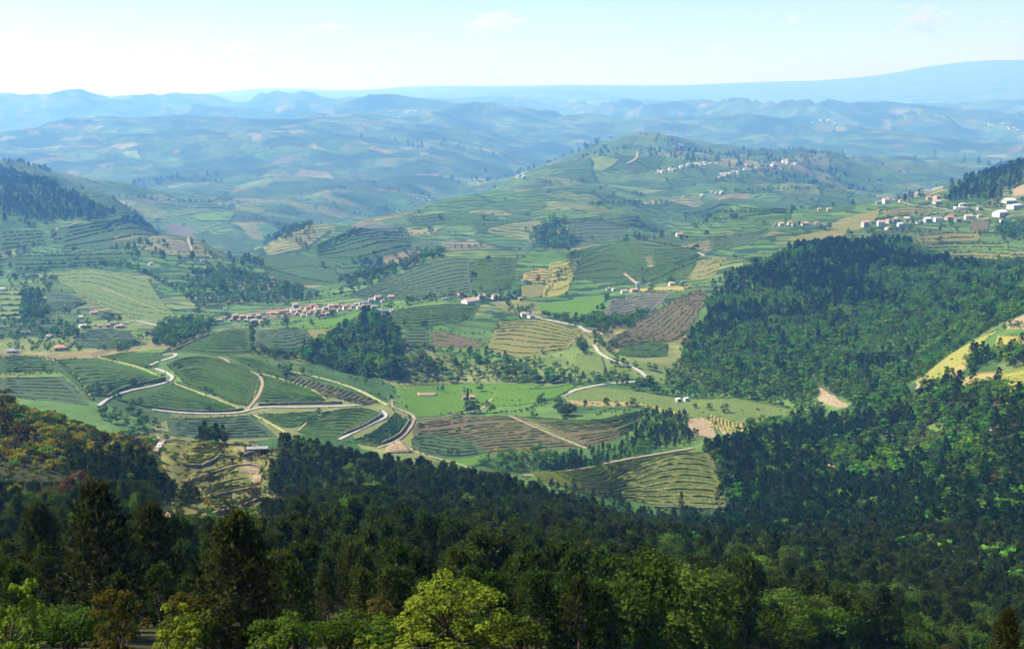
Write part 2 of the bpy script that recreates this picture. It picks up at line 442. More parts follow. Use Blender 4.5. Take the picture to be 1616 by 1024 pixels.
gm = mesh('ground', np.c_[vx, vy, GZ.ravel()], grid_faces(NW, NU), terrain_material(), smooth=True)
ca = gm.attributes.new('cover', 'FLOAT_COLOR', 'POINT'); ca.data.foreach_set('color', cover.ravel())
tag(obj('ground', gm), kind='structure')

# ------------------------------------------------------------------ fields and vineyards
G = ground_mat
SOILS = dict(
    vine=lambda: G('vineyard_sward', (.020, .052, .008), (.030, .060, .010), (.050, .064, .018)),
    vdark=lambda: G('vineyard_sward_dark', (0.031, 0.058, 0.023), (0.043, 0.070, 0.027), (0.055, 0.066, 0.031)),
    brown=lambda: G('vineyard_brown_soil', (.080, .062, .030), (.062, .060, .024), (.105, .082, .044)),
    olive=lambda: G('dry_olive_sward', (.115, .115, .028), (.09, .105, .026), (.15, .125, .045)),
    knoll=lambda: G('knoll_sward', (.075, .095, .022), (.06, .09, .02), (.12, .12, .045)),
    grass=lambda: G('bright_meadow_grass', (.042, .112, .006), (.058, .124, .008), (.080, .122, .014)),
    light=lambda: G('light_meadow_grass', (.068, .115, .022), (.082, .122, .025), (.11, .125, .04)),
    yellow=lambda: G('yellow_green_grass', (0.180, 0.180, 0.030), (0.143, 0.165, 0.030), (0.217, 0.180, 0.053)),
    tan=lambda: G('dry_tan_earth', (0.210, 0.161, 0.091), (0.175, 0.140, 0.077), (0.252, 0.196, 0.119)),
    straw=lambda: G('straw_yellow_grass', (0.210, 0.175, 0.056), (0.168, 0.154, 0.049), (0.238, 0.189, 0.077)),
    plum=lambda: G('ploughed_plum_soil', (.085, .075, .06), (.07, .08, .05), (.10, .085, .07)))
VINE_G = leaf_mat('vine_leaves', (.030, .074, .010), (.066, .124, .016), .3, .015, .32)
VINE_D = leaf_mat('vine_leaves_dark', (.024, .055, .014), (.048, .088, .022), .3, .015, .32)
VINE_Y = leaf_mat('vine_leaves_yellow', (0.120, 0.135, 0.022), (0.180, 0.188, 0.038), .3, .015, .32)
VMAT = dict(knoll=VINE_G, vine=VINE_G, vdark=VINE_D, brown=VINE_G, olive=VINE_Y, grass=VINE_D, light=VINE_D, yellow=VINE_Y, tan=VINE_D, straw=VINE_Y, plum=VINE_D)
def patch(kind, top, bot, rows=0, label=None, vh=1.05, vw=1.1, step=.4, off=.15, vm=None, clear=True, gap=0.1):
    n = 26
    T, B = wline(top, n), wline(bot, n)
    T, B = lerp_line(T, n), lerp_line(B, n)
    L = max(np.hypot(*np.diff(T, axis=0).T).sum(), np.hypot(*np.diff(B, axis=0).T).sum())
    D = np.hypot(*(T - B).T).max(); dm = np.median(np.r_[T[:, 1], B[:, 1]])
    if L > .9 * dm or D > .6 * dm: print('PATCH?', label or kind, top[0], 'L', int(L), 'D', int(D), 'd', int(dm))
    k_ = float(ratio(dm)); vh, vw, step, off = vh * k_, vw * k_, step * k_, off * k_
    nc = int(np.clip(L / 5, 10, 60))
    T, B = lerp_line(T, nc), lerp_line(B, nc)
    rj = min(2.2 * k_, .03 * D)
    for q_, sd in ((T, 3), (B, 9)): q_ += (np.c_[fbm(q_[:, 0] / 14, q_[:, 1] / 14, sd, 2), fbm(q_[:, 0] / 14, q_[:, 1] / 14, sd + 50, 2)]) * rj
    if clear: CLEAR.append(np.r_[T, B[::-1]])
    if dm > 640: EDGES.append((T.copy(), B.copy(), k_))
    if rows: ts = np.unique(np.round(np.r_[[(k + f) / rows for k in range(rows) for f in (0, .3, .78)], 1.0], 5))
    else: ts = np.linspace(0, 1, int(np.clip(D / 6, 4, 30)))
    # a ragged outer edge, then a skirt that goes into the ground
    jit = rng.normal(0, .012, (len(ts), 2))
    V_ = []
    for k, t in enumerate(ts):
        a = T + (B - T) * t
        f = 0.0
        if rows:
            s = (t * rows) % 1.0
            f = 0 if t in (0, 1) else (0 if s < 1e-3 else (s / .78 if s <= .79 else 0))
        z = Z(a[:, 0], a[:, 1]) + off + step * f * bool(rows) + (rng.normal(0, .06, nc) if rows else 0)
        V_.append(np.c_[a, z])
    V_ = np.array(V_)
    V_[:, 0, :2] += (V_[:, 1, :2] - V_[:, 0, :2]) * jit[:, :1] * 8
    sk0 = V_[:1].copy(); sk1 = V_[-1:].copy()
    sk0[:, :, 2] -= 1.2; sk1[:, :, 2] -= 1.2
    V_ = np.concatenate([sk0, V_, sk1]); l = V_[:, :1].copy(); r = V_[:, -1:].copy(); l[:, :, 2] -= 1.2; r[:, :, 2] -= 1.2
    V_ = np.concatenate([l, V_, r], 1)
    f = grid_faces(*V_.shape[:2])[:, ::-1]
    c = V_.reshape(-1, 3).mean(0); c[2] = Z(c[0], c[1])
    me = mesh('soil', V_.reshape(-1, 3) - c, f, SOILS[kind](), smooth=not rows)
    if not rows:
        return tag(obj({'tan': 'bare_ground', 'plum': 'field'}.get(kind, 'meadow'), me, loc=c), label, kind='structure')
    root = tag(empty('vineyard', c), label, 'vineyard', 'terraced vineyards of the valley')
    obj('soil', me, root)
    rm = vm or VMAT[kind]
    for k in range(rows):
        t = (k + .55) / rows
        a = T + (B - T) * t
        Lk = np.hypot(*np.diff(a, axis=0).T).sum()
        if Lk < 6 or (rows > 6 and rng.random() < .04): continue
        nn = int(np.clip(Lk / 3.2, 6, 90))
        a = lerp_line(a, nn)
        a = a[1:-1] if nn > 12 else a
        nn = len(a)
        tg = np.gradient(a, axis=0); tg /= np.hypot(*tg.T)[:, None] + 1e-9
        nr = np.c_[-tg[:, 1], tg[:, 0]]
        z0 = Z(a[:, 0], a[:, 1]) + off + step * .6 - .15
        w = vw * .5 * (1 + rng.normal(0, .22, nn)); h = vh * (1 + rng.normal(0, .2, nn))
        if gap: h = np.where(rng.random(nn) < gap, .15, h)
        h[0] = h[-1] = .1
        sway = rng.normal(0, .18, nn)[:, None] * nr
        rows_ = [np.c_[a + nr * w[:, None] + sway, z0], np.c_[a + nr * w[:, None] * .75 + sway, z0 + h * .75], np.c_[a + sway, z0 + h],
                 np.c_[a - nr * w[:, None] * .75 + sway, z0 + h * .75], np.c_[a - nr * w[:, None] + sway, z0]]
        Vr = np.array(rows_).reshape(-1, 3) - c
        me = mesh('vine_row', Vr, grid_faces(5, nn), rm, tint=rng.random(5 * nn))
        obj('vine_row', me, root)
    return root

def vy_(label, kind, top, bot, rows, **k): return patch(kind, top, bot, rows, label, **k)
# --- near side of the valley
vy_('striped vineyard curving below the white road bend on the left', 'vine', [(80,568),(150,566),(200,577),(262,599)], [(142,630),(175,617),(215,608),(264,603)], 11)
vy_('small vineyard cap above the upper road bend', 'vine', [(160,562),(205,557),(258,557)], [(168,567),(215,578),(243,582)], 5)
vy_('vineyard at the left edge beneath the orange roofed house', 'vine', [(0,563),(40,561),(66,563)], [(0,588),(50,588),(98,587)], 7)
vy_('low dark vineyard at the left edge above the yellow scrub', 'vdark', [(0,596),(50,595),(98,594)], [(0,626),(70,632),(138,640)], 7)
vy_('large vineyard dome between white road and dirt track', 'vine', [(262,577),(285,565),(320,562),(360,570),(407,588)], [(292,606),(330,622),(358,632),(380,640),(395,640)], 14)
vy_('vineyard wedge inside the loop of the white road', 'vine', [(272,604),(310,620),(345,633),(380,646)], [(190,632),(230,643),(300,650),(380,650)], 9)
vy_('triangular vineyard right of the winding dirt track', 'vine', [(414,590),(440,600),(480,612),(512,628)], [(400,634),(430,635),(470,635),(512,633)], 9)
vy_('narrow vineyard strip along the hill rim below the wood', 'vine', [(358,562),(400,566),(448,583)], [(410,586),(428,592),(447,597)], 5)
vy_('vineyard with steep herringbone rows beside the light ridge', 'brown', [(463,592),(458,599),(450,606)], [(600,634),(588,638),(572,640)], 18, vm=VINE_G)
vy_('vineyard under the left part of the straight white road', 'vdark', [(262,659),(320,660),(398,655)], [(268,688),(330,692),(438,690)], 8)
vy_('small vineyard between two pale tracks below the road', 'vine', [(408,654),(440,652),(508,648)], [(430,668),(452,676),(468,674)], 6)
vy_('broad vineyard of curved rows above the lower white road', 'vine', [(478,664),(510,651),(560,645),(585,645),(603,653)], [(466,680),(490,688),(520,694),(538,691)], 10)
vy_('vineyard hugging the inside of the lower white road', 'vine', [(552,698),(590,680),(612,664),(624,650)], [(598,706),(622,694),(634,680),(641,664)], 8)
# --- valley floor
vy_('brown vineyard left of the diagonal path', 'brown', [(652,669),(700,661),(750,656),(804,656)], [(652,707),(700,718),(790,714),(918,706)], 15, gap=.2)
vy_('brown vineyard right of the diagonal path below the oaks', 'brown', [(812,656),(870,661),(930,664),(1012,649)], [(926,706),(950,700),(978,690),(1008,670)], 13, gap=.1)
vy_('green foot of the brown vineyard beside the track junction', 'vdark', [(648,694),(662,684),(700,690),(750,698)], [(652,708),(690,722),(740,722),(765,716)], 6, off=.75, clear=False)
patch('grass', [(622,612),(700,607),(800,605),(862,607)], [(648,661),(700,657),(742,646),(778,632)], label='bright green meadow beside the red house')
patch('grass', [(782,614),(870,613),(915,606)], [(766,640),(820,640),(864,632)], label='green meadow behind the oaks')
patch('light', [(905,607),(1000,616),(1070,628),(1180,632),(1272,650)], [(885,630),(960,641),(1010,641),(1100,656),(1200,673),(1275,661)], label='wide pale green meadow on the valley floor')
patch('straw', [(895,632),(950,634),(1000,634)], [(895,640),(950,642),(1010,642)], off=.55, label='straw coloured strip along the row of oaks')
vy_('pale vineyard of upright rows at the meadow edge', 'straw', [(1120,655),(1121,664),(1124,676)], [(1172,670),(1176,680),(1178,692)], 9, off=.6)
vy_('sparse yellow vineyard stripes beside the oak row', 'straw', [(1010,637),(1014,640),(1018,644)], [(1085,655),(1088,660),(1090,664)], 9, off=.6)
patch('tan', [(1085,664),(1110,660),(1128,668)], [(1092,690),(1112,690),(1135,690)], off=.6, label='bare brown slope above the young pines')
patch('yellow', [(1188,670),(1212,676)], [(1192,682),(1210,688)], off=.6, label='small yellow plot by the wood')
patch('grass', [(655,712),(720,722),(770,714)], [(700,728),(745,738),(772,728)], off=.6, label='bright grass tip below the brown vineyard')
vy_('large striped vineyard on the knoll above the pine wood', 'knoll', [(830,751),(900,746),(980,730),(1050,718),(1092,712)], [(845,757),(960,787),(1040,797),(1100,800),(1150,802)], 24, step=.7, off=.3, vm=leaf_mat('vine_leaves_gold', (.045, .065, .012), (.085, .105, .02), .3, .015, .12))
vy_('three lowest vine rows under the knoll vineyard', 'vdark', [(1040,800),(1100,804),(1150,805)], [(1085,820),(1120,822),(1142,822)], 3, step=.9, off=.5)
# --- right slopes
patch('tan', [(1288,608),(1312,622),(1340,641)], [(1292,632),(1310,640),(1328,645)], label='bare earth scar in the wooded slope')
patch('yellow', [(1446,602),(1500,559),(1560,527),(1578,520)], [(1450,614),(1500,594),(1526,580),(1534,556)], label='sunlit yellow green ridge above the right valley')
patch('straw', [(1462,604),(1495,588),(1520,572)], [(1466,612),(1505,596),(1528,580)], off=.6, label='dry grass on the sunlit ridge')
patch('tan', [(1588,510),(1616,497),(1640,490)], [(1590,519),(1616,518),(1640,516)], label='bare ground on the ridge at the right edge')
patch('yellow', [(1575,528),(1616,531),(1640,530)], [(1570,546),(1616,544),(1640,543)], label='yellow meadow at the right edge')
vy_('striped vineyard at the right edge above the scrub', 'yellow', [(1576,590),(1616,582),(1640,578)], [(1580,618),(1616,620),(1640,620)], 9)
patch('straw', [(1492,610),(1540,589),(1578,586)], [(1500,614),(1545,606),(1572,601)], label='straw coloured bank below the sunlit ridge')
patch('olive', [(1562,640),(1600,632)], [(1560,656),(1598,656)], label='olive clearing above the forest track')
for t, b in (([(1385,690),(1410,682)], [(1380,700),(1412,696)]), ([(1425,705),(1460,700)], [(1420,716),(1455,714)]), ([(1465,670),(1490,664)], [(1460,682),(1488,680)]), ([(1350,716),(1378,712)], [(1352,724),(1376,722)])):
    patch('light', t, b, label='grassy clearing among bushes on the right slope')
# --- opposite side of the valley
vy_('vineyard on the slope above the village end', 'vdark', [(545,468),(620,437),(700,409),(742,406)], [(600,474),(660,474),(720,468),(746,462)], 11)
patch('vine', [(750,408),(785,406),(818,408)], [(744,452),(775,462),(806,456)], 11, gap=.3, label='pale slope above the long white farm')
vy_('smooth green vineyard on the round hill top', 'vine', [(890,402),(940,387),(1012,383)], [(905,438),(960,446),(1025,438)], 12)
vy_('yellow striped plot beside the round hill', 'yellow', [(868,416),(895,410),(918,404)], [(856,470),(875,468),(895,462)], 8)
vy_('tan plot above the farm with few vines', 'straw', [(828,430),(850,424),(880,428)], [(822,444),(850,446),(872,444)], 5)
patch('olive', [(822,452),(850,449),(868,450)], [(822,468),(845,470),(862,464)], label='olive plot above the white road house')
patch('grass', [(842,480),(900,474),(962,463)], [(868,498),(915,500),(950,484)], label='green slope below the pink roofed farm')
vy_('plum coloured vineyard beside the pink roofed farm', 'plum', [(962,476),(1010,463),(1060,461)], [(948,505),(990,500),(1030,490)], 8)
patch('straw', [(1010,455),(1050,452),(1098,450)], [(1008,460),(1050,458),(1080,458)], label='straw strip below the small white house')
vy_('brown terraced slope beside the wooded hill', 'brown', [(958,540),(1010,506),(1060,476),(1106,454)], [(962,553),(1030,541),(1066,538),(1120,468)], 9, gap=.35)
patch('vine', [(985,540),(1020,538),(1055,543)], [(972,560),(1010,565),(1052,562)], 6, gap=.25, label='bright green plot at the foot of the brown slope')
vy_('green vineyard below the long white farm', 'vine', [(622,490),(700,480),(760,481)], [(590,516),(660,518),(742,505)], 8)
vy_('dark terraces beside the valley wood', 'vdark', [(640,520),(675,520)], [(636,550),(678,550)], 6)
vy_('brown bank with few vines above the stream wood', 'brown', [(680,522),(720,527),(764,541)], [(682,546),(720,549),(760,548)], 4, gap=.5)
vy_('vineyard mound under the road house', 'olive', [(790,507),(850,503),(925,526)], [(764,554),(830,563),(896,551)], 9, vm=VINE_D)
patch('light', [(905,558),(950,562)], [(900,590),(960,594)], label='pale plot beside the valley road')
patch('tan', [(658,620),(690,621)], [(660,625),(688,625)], off=.6, label='patch of bare earth in the bright meadow')
vy_('bright green vineyard below the village start', 'vine', [(332,522),(395,518)], [(284,553),(340,561),(398,558)], 11)
vy_('dark vineyard beside the bright one below the village', 'vdark', [(402,522),(475,516)], [(406,548),(465,560),(500,546)], 9)
patch('olive', [(478,521),(530,518)], [(478,534),(525,532)], label='olive plot above the valley wood')
patch('grass', [(455,513),(530,501),(576,490)], [(452,519),(520,517),(562,501)], label='green garden strip below the village')
vy_('green vineyard behind the pale farm track', 'vine', [(1012,426),(1060,414),(1100,406)], [(1006,447),(1050,446),(1088,443)], 7)
patch('olive', [(1106,411),(1128,406),(1150,406)], [(1084,440),(1110,441),(1132,430)], 7, gap=.3, vm=VINE_G, label='yellow green plot at the wood edge')
vy_('green vineyard behind the hill top road', 'vine', [(1028,396),(1090,391),(1110,398)], [(1032,420),(1070,419),(1102,405)], 6)
vy_('dark green vineyard between wood and village road', 'vdark', [(1122,373),(1220,363)], [(1120,398),(1188,386)], 7)
vy_('round vineyard hill with dark hedge rows', 'vine', [(1075,335),(1150,314),(1250,326)], [(1082,350),(1150,351),(1248,345)], 5, vh=2.5, vw=3)
vy_('dark bluish vineyard under the distant hamlet', 'vdark', [(892,346),(1010,341)], [(902,379),(980,378)], 8)
vy_('terraces above the left hand track', 'vine', [(92,361),(180,347),(243,349)], [(97,394),(180,391),(248,376)], 5, vh=2.2, vw=2.5)
vy_('terraces at the far left edge', 'vine', [(0,366),(70,363)], [(0,396),(76,388)], 5, vh=2.2, vw=2.5)
vy_('plum coloured hillside plot left of the curved track', 'plum', [(262,354),(300,358),(318,366)], [(255,380),(280,396),(300,399)], 6)
vy_('green shoulder right of the curved track', 'vine', [(302,370),(335,369),(400,386)], [(322,394),(358,412),(408,406)], 8)
vy_('four broad terraces on the left hill', 'vine', [(20,404),(120,400),(228,398)], [(20,428),(100,424),(160,420)], 4, vh=2.5, vw=3)
patch('light', [(62,432),(150,425),(232,440)], [(135,470),(200,498),(288,508)], 8, vh=.9, vw=1.2, gap=.4, vm=VINE_D, label='pale green hillside above the left village')
vy_('dark vineyard among trees on the left hill', 'vdark', [(72,461),(108,463),(135,476)], [(76,494),(118,487),(136,480)], 8)
vy_('striped terraces at the left edge of the valley', 'light', [(0,455),(33,455)], [(0,504),(36,502)], 6, vh=2.2, vw=2)
vy_('bluish vineyard fan beside the left hamlet', 'vdark', [(122,527),(170,519),(205,524)], [(120,549),(180,551),(234,544)], 9)
vy_('terraces below the distant track on the left', 'vine', [(255,300),(300,297),(360,302)], [(260,330),(320,332),(372,330)], 6, vh=2.2, vw=2.5)
vy_('terraced dome behind the valley wood', 'vine', [(490,388),(560,362),(640,352)], [(500,408),(580,412),(650,392)], 9, vh=2, vw=2)
vy_('terraces stepping down behind the village', 'vine', [(405,405),(470,402),(530,412)], [(420,440),(480,450),(535,448)], 7, vh=2, vw=2)
vy_('plum terraces on the central spur', 'plum', [(545,366),(580,352),(620,356)], [(545,372),(590,372),(640,372)], 5)
vy_('green terraces high on the central spur', 'vine', [(640,345),(700,336),(780,338)], [(650,358),(710,356),(790,358)], 4, vh=2, vw=2.5)
# terraces below the right hand village
for k, (t, b, s, lb) in enumerate([
    ([(1445,372),(1500,366),(1545,366)], [(1450,383),(1500,381),(1545,380)], 'olive', 'upper grass terraces below the hillside village'),
    ([(1450,387),(1520,384),(1590,385)], [(1456,396),(1520,394),(1590,394)], 'light', 'long grass terraces above the wooded hill'),
    ([(1468,399),(1530,397),(1600,400)], [(1480,410),(1540,408),(1610,412)], 'olive', 'lowest grass terraces above the wooded hill')]):
    vy_(lb, s, t, b, 2, vh=1.6, vw=2.2, vm=VINE_D, step=1.6)
vy_('terraces under the house on the saddle', 'olive', [(1395,332),(1430,326),(1470,330)], [(1395,342),(1435,338),(1470,338)], 3, vm=VINE_D)
patch('brown', [(1533,350),(1562,349)], [(1532,368),(1560,366)], label='ploughed brown plot in the terraces')
patch('olive', [(1330,345),(1370,335),(1390,330)], [(1300,362),(1360,362),(1385,345)], label='dry grass knoll before the hillside village')
patch('olive', [(1245,375),(1300,365),(1340,362)], [(1255,382),(1300,378),(1335,372)], label='yellow meadow above the wooded hill')
patch('straw', [(1395,318),(1440,305),(1490,292)], [(1440,312),(1470,308),(1500,300)], label='straw coloured slope under the far wood')
patch('tan', [(1595,300),(1616,290),(1640,285)], [(1598,312),(1616,308),(1640,305)], label='bare slope above the long white hall')

# ------------------------------------------------------------------ roads and tracks
ROADM = plain_mat('pale_concrete_road', (.31, .29, .26), .9, .4, .25)
DIRT = plain_mat('pale_dirt_track', (.25, .195, .125), .95, .45, .25)
GRASSY = G('grassy_track', (.26, .27, .10), (.21, .24, .08), (.32, .28, .13))
def road(pts, width, m, off=.55, name='road', label=None):
    n = 60
    a = lerp_line(wline(pts, n), n)
    k_ = float(ratio(a[:, 1].mean())); width, off = width * k_ * .6, off * k_
    L = np.hypot(*np.diff(a, axis=0).T).sum()
    a = lerp_line(a, int(np.clip(L / 4, 8, 140)))
    for _ in range(2): a[1:-1] = .25 * a[:-2] + .5 * a[1:-1] + .25 * a[2:]
    tg = np.gradient(a, axis=0); tg /= np.hypot(*tg.T)[:, None] + 1e-9
    nr = np.c_[-tg[:, 1], tg[:, 0]]
    ww = width * .5 * (1 + .2 * fbm(a[:, 0] / 9, a[:, 1] / 9, 3, 2))[:, None]
    zc = Z(a[:, 0], a[:, 1])
    for _ in range(3): zc[1:-1] = .25 * zc[:-2] + .5 * zc[1:-1] + .25 * zc[2:]
    ls = []
    for s, dz in ((-1.06, -2.0), (-1, 0), (0, .08), (1, 0), (1.06, -2.0)):
        q = a + nr * ww * s
        ls.append(np.c_[q, np.maximum(zc, Z(q[:, 0], q[:, 1])) + off + dz])
    V_ = np.array(ls); c = V_.reshape(-1, 3).mean(0)
    CLEAR.append(np.r_[a + nr * ww * 1.2, (a - nr * ww * 1.2)[::-1]])
    if a[:, 1].mean() > 640: VERGE.append((a, nr, ww, k_))
    me = mesh(name, V_.reshape(-1, 3) - c, grid_faces(5, len(a)), m)
    return tag(obj(name, me, loc=c), label, kind='structure')
road([(156,641),(172,629),(205,617),(240,610),(265,603),(274,597),(262,588),(243,581)], 5, ROADM, label='white road curving through the left vineyards')
road([(236,577),(250,571),(268,566),(280,560),(272,558),(256,561)], 4.5, ROADM, label='upper bend of the white road')
road([(270,556),(300,540),(330,528),(380,515)], 3.5, DIRT, label='track rising to the village')
road([(240,647),(290,652),(350,653),(388,650),(400,645),(470,643),(520,642),(566,640)], 5, ROADM, label='straight white road through the vineyards')
road([(388,649),(398,638),(410,620),(414,602),(408,592),(395,587)], 4, DIRT, label='winding dirt track between the vineyards')
road([(345,564),(356,568),(362,573)], 4, DIRT, label='short track on the vineyard rim')
road([(535,694),(560,682),(590,667),(610,657),(606,650),(600,647)], 5, ROADM, label='lower white road bend')
road([(596,707),(622,698),(640,684),(651,668),(654,660),(640,650),(625,645)], 4.5, DIRT, label='pale track junction below the vineyards')
road([(654,662),(690,660),(720,654),(760,646),(776,630)], 3.5, DIRT, label='track along the bright meadow')
road([(630,698),(650,711),(690,724),(730,735),(748,742)], 3.5, DIRT, label='track along the foot of the brown vineyard')
patch('tan', [(612,704),(632,696)], [(606,716),(650,714)], off=.9, label='bare yard at the track junction')
road([(803,656),(850,677),(890,694),(926,708)], 3.2, DIRT, label='diagonal path across the brown vineyards')
road([(888,626),(905,617),(930,611),(945,608),(1010,602)], 6, ROADM, label='valley road behind the oaks')
road([(612,628),(620,632),(618,640),(624,646)], 3, DIRT, label='bend of the meadow track')
road([(822,488),(845,500),(880,508),(915,516),(925,522),(952,528)], 5, ROADM, label='upper valley road below the road house')
road([(938,545),(945,556),(965,568),(995,578),(1015,590),(1022,598)], 6, ROADM, label='valley road curving below the brown slope')
road([(262,600),(290,611),(320,622),(350,634),(384,648)], 3, GRASSY, off=.45, name='path', label='grassy lane between dome and loop vineyards')
road([(400,655),(425,668),(450,682),(466,692)], 3, GRASSY, off=.45, name='path', label='grassy lane below the straight road')
road([(470,680),(490,663),(515,650)], 2.6, GRASSY, off=.45, name='path', label='stepped lane beside the curved vineyard')
road([(80,566),(110,585),(130,605),(146,632)], 2.6, GRASSY, off=.45, name='path', label='hedged lane down the left vineyards')
road([(150,563),(190,572),(225,582),(262,600)], 2.6, GRASSY, off=.45, name='path', label='grassy rim of the left vineyard')
road([(412,590),(450,600),(490,614),(515,630)], 2.6, GRASSY, off=.45, name='path', label='grassy rim of the triangular vineyard')
road([(455,586),(510,598),(560,614),(612,640)], 6, GRASSY, off=.45, name='path', label='broad light ridge lane')
road([(826,752),(900,745),(980,728),(1050,716),(1094,709)], 4.5, DIRT, off=1.0, label='tan track on the knoll crest')
road([(1140,828),(1146,814),(1156,802),(1164,801)], 4, DIRT, label='tan track end at the knoll foot')
road([(1086,663),(1110,664),(1135,676),(1150,692)], 3.5, DIRT, label='track past the bare brown slope')
road([(1538,696),(1552,688),(1568,678),(1590,668),(1606,660)], 3.5, ROADM, off=1.6, label='pale forest track on the right slope')
road([(1488,775),(1510,767),(1530,763),(1560,752),(1616,736)], 3.5, DIRT, off=1.6, label='forest track low on the right slope')
road([(1293,728),(1310,737),(1335,744),(1362,748)], 3, GRASSY, off=1.2, label='grassy track in the wooded valley')
road([(1446,616),(1454,602),(1462,596)], 4, DIRT, label='dirt track at the ridge end')
road([(1545,605),(1566,597),(1584,588)], 4, DIRT, label='dirt track beside the right vineyard')
road([(1218,358),(1260,355),(1310,354),(1345,352)], 6, ROADM, label='road to the hillside village')
road([(1420,318),(1440,324),(1470,326),(1500,332),(1530,330)], 4.5, ROADM, label='lane between the hillside houses')
road([(296,376),(300,388),(303,396)], 6, DIRT, label='curved pale track on the left hill')
road([(325,402),(336,408)], 5, DIRT, label='pale track end on the left hill')
road([(85,368),(92,360),(110,356),(128,350)], 5, DIRT, label='pale track beside the lone tree group')
road([(190,318),(215,330),(245,342)], 5, DIRT, label='ridge track on the left hill')
road([(180,515),(215,507),(240,512),(262,516)], 5, ROADM, label='road past the left hamlet')
road([(40,529),(90,524),(140,520),(190,517)], 4, DIRT, label='lane to the left hamlet')
road([(160,455),(200,470),(250,490)], 3.5, DIRT, label='lane across the pale hillside')
road([(1100,398),(1112,404)], 5, ROADM, label='pale lane by the yellow plot')
road([(985,432),(1000,444),(1008,450)], 6, DIRT, label='pale terraced drive behind the pink roofed farm')
road([(990,258),(1004,250),(1006,240)], 8, DIRT, label='zigzag track on the distant peak')
road([(244,715),(250,706),(256,697),(246,688)], 4.0, DIRT, off=.5, label='dirt road with the parked pickup')
road([(226,722),(236,718),(244,714)], 3.0, DIRT, off=.5, label='dirt road leaving the pickup')
road([(250,805),(262,814),(272,830)], 3.0, DIRT, off=.5, label='pale forest track in the near wood')
patch('olive', [(244,701),(300,699),(380,702),(442,714)], [(272,806),(300,822),(345,834),(420,818)], off=.12, clear=False, label='grassy ground of the terraced clearing')
# --- terraced clearing on the near slope: plots with dry stone walls
for t, b, r, kd, lb in [
    ([(262,693),(300,690),(325,697)], [(254,712),(290,714),(318,706)], 5, 'olive', 'small yellow vineyard beside the parked pickup'),
    ([(300,709),(345,706)], [(288,730),(318,733),(343,720)], 7, 'yellow', 'round yellow vine plot in the terraced clearing'),
    ([(350,704),(370,706),(384,712)], [(348,716),(362,722),(378,724)], 3, 'olive', 'narrow vine plot beside the pale yard'),
    ([(302,748),(345,738),(386,728)], [(288,764),(340,756),(384,742)], 4, 'yellow', 'middle terrace with yellowish vines'),
    ([(285,786),(330,768),(398,750)], [(278,802),(340,786),(400,770)], 5, 'olive', 'lower terrace with yellowish vines'),
    ([(318,802),(360,790),(410,774)], [(326,812),(368,802),(412,783)], 3, 'olive', 'lowest terrace of the clearing')]:
    patch(kd, t, b, r, lb, vh=.8, vw=.8, step=.25, off=.35, gap=.15)
patch('tan', [(368,704),(384,706)], [(370,716),(388,718)], off=.6, label='pale earth yard before the grey shed')
patch('tan', [(385,726),(415,736)], [(378,745),(410,750)], off=.45, label='bare earth between the terraces')
patch('tan', [(392,752),(414,748)], [(398,770),(412,766)], off=.45, label='bare earth bank at the terrace end')
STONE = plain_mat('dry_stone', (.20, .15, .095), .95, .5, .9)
STONEG = plain_mat('shade_toned_retaining_stone', (.15, .14, .09), .95, .5, .5)  # darker greenish stone, the shade of the cut banks put into its colour
def wall(pts, h, th, label, m, name='stone_wall', off=0.0, rough=.12):
    n = 40; a = lerp_line(wline(pts, n), n)
    L = np.hypot(*np.diff(a, axis=0).T).sum(); a = lerp_line(a, int(np.clip(L / 2.5, 6, 80)))
    tg = np.gradient(a, axis=0); tg /= np.hypot(*tg.T)[:, None] + 1e-9; nr = np.c_[-tg[:, 1], tg[:, 0]]
    z = Z(a[:, 0], a[:, 1]) + off; hh = h * (1 + rng.normal(0, rough, len(a)))
    ls = [np.c_[a + nr * th * .5, z - 1.5], np.c_[a + nr * th * .42, z + hh], np.c_[a - nr * th * .42, z + hh * .97], np.c_[a - nr * th * .5, z - 1.5]]
    V_ = np.array(ls).reshape(-1, 3); c = V_.mean(0); c[2] = Z(c[0], c[1])
    k = len(a); f = [tuple(q) for q in grid_faces(4, k)] + [(0, k, 2 * k, 3 * k), (k - 1, 4 * k - 1, 3 * k - 1, 2 * k - 1)]
    return tag(obj(name, mesh(name, V_ - c, f, m), loc=c), label, 'wall', 'dry stone walls')
for p, lb in [([(288,736),(318,737),(346,723)], 'brown stone wall under the round yellow plot'), ([(292,764),(340,747),(392,735),(412,741)], 'long brown stone wall across the clearing'),
              ([(308,792),(350,782),(402,772)], 'brown stone wall above the lowest terrace'), ([(336,815),(370,805),(414,787)], 'brown stone wall at the foot of the clearing'),
              ([(385,720),(410,714),(444,712)], 'brown stone wall right of the grey shed'), ([(318,703),(340,701),(372,704)], 'brown stone wall behind the round yellow plot')]:
    wall(p, 1.3, .8, lb, STONE)
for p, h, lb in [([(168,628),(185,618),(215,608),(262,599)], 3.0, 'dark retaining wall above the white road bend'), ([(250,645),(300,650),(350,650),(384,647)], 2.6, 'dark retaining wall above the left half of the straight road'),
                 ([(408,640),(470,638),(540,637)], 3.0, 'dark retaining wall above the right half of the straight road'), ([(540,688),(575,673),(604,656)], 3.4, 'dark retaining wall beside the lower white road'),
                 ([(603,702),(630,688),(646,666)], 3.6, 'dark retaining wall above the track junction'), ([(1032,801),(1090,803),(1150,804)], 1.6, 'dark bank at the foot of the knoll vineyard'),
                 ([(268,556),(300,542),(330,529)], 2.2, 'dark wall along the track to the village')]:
    wall(p, h * .55, 1.2, lb, STONEG, 'retaining_wall', .4)

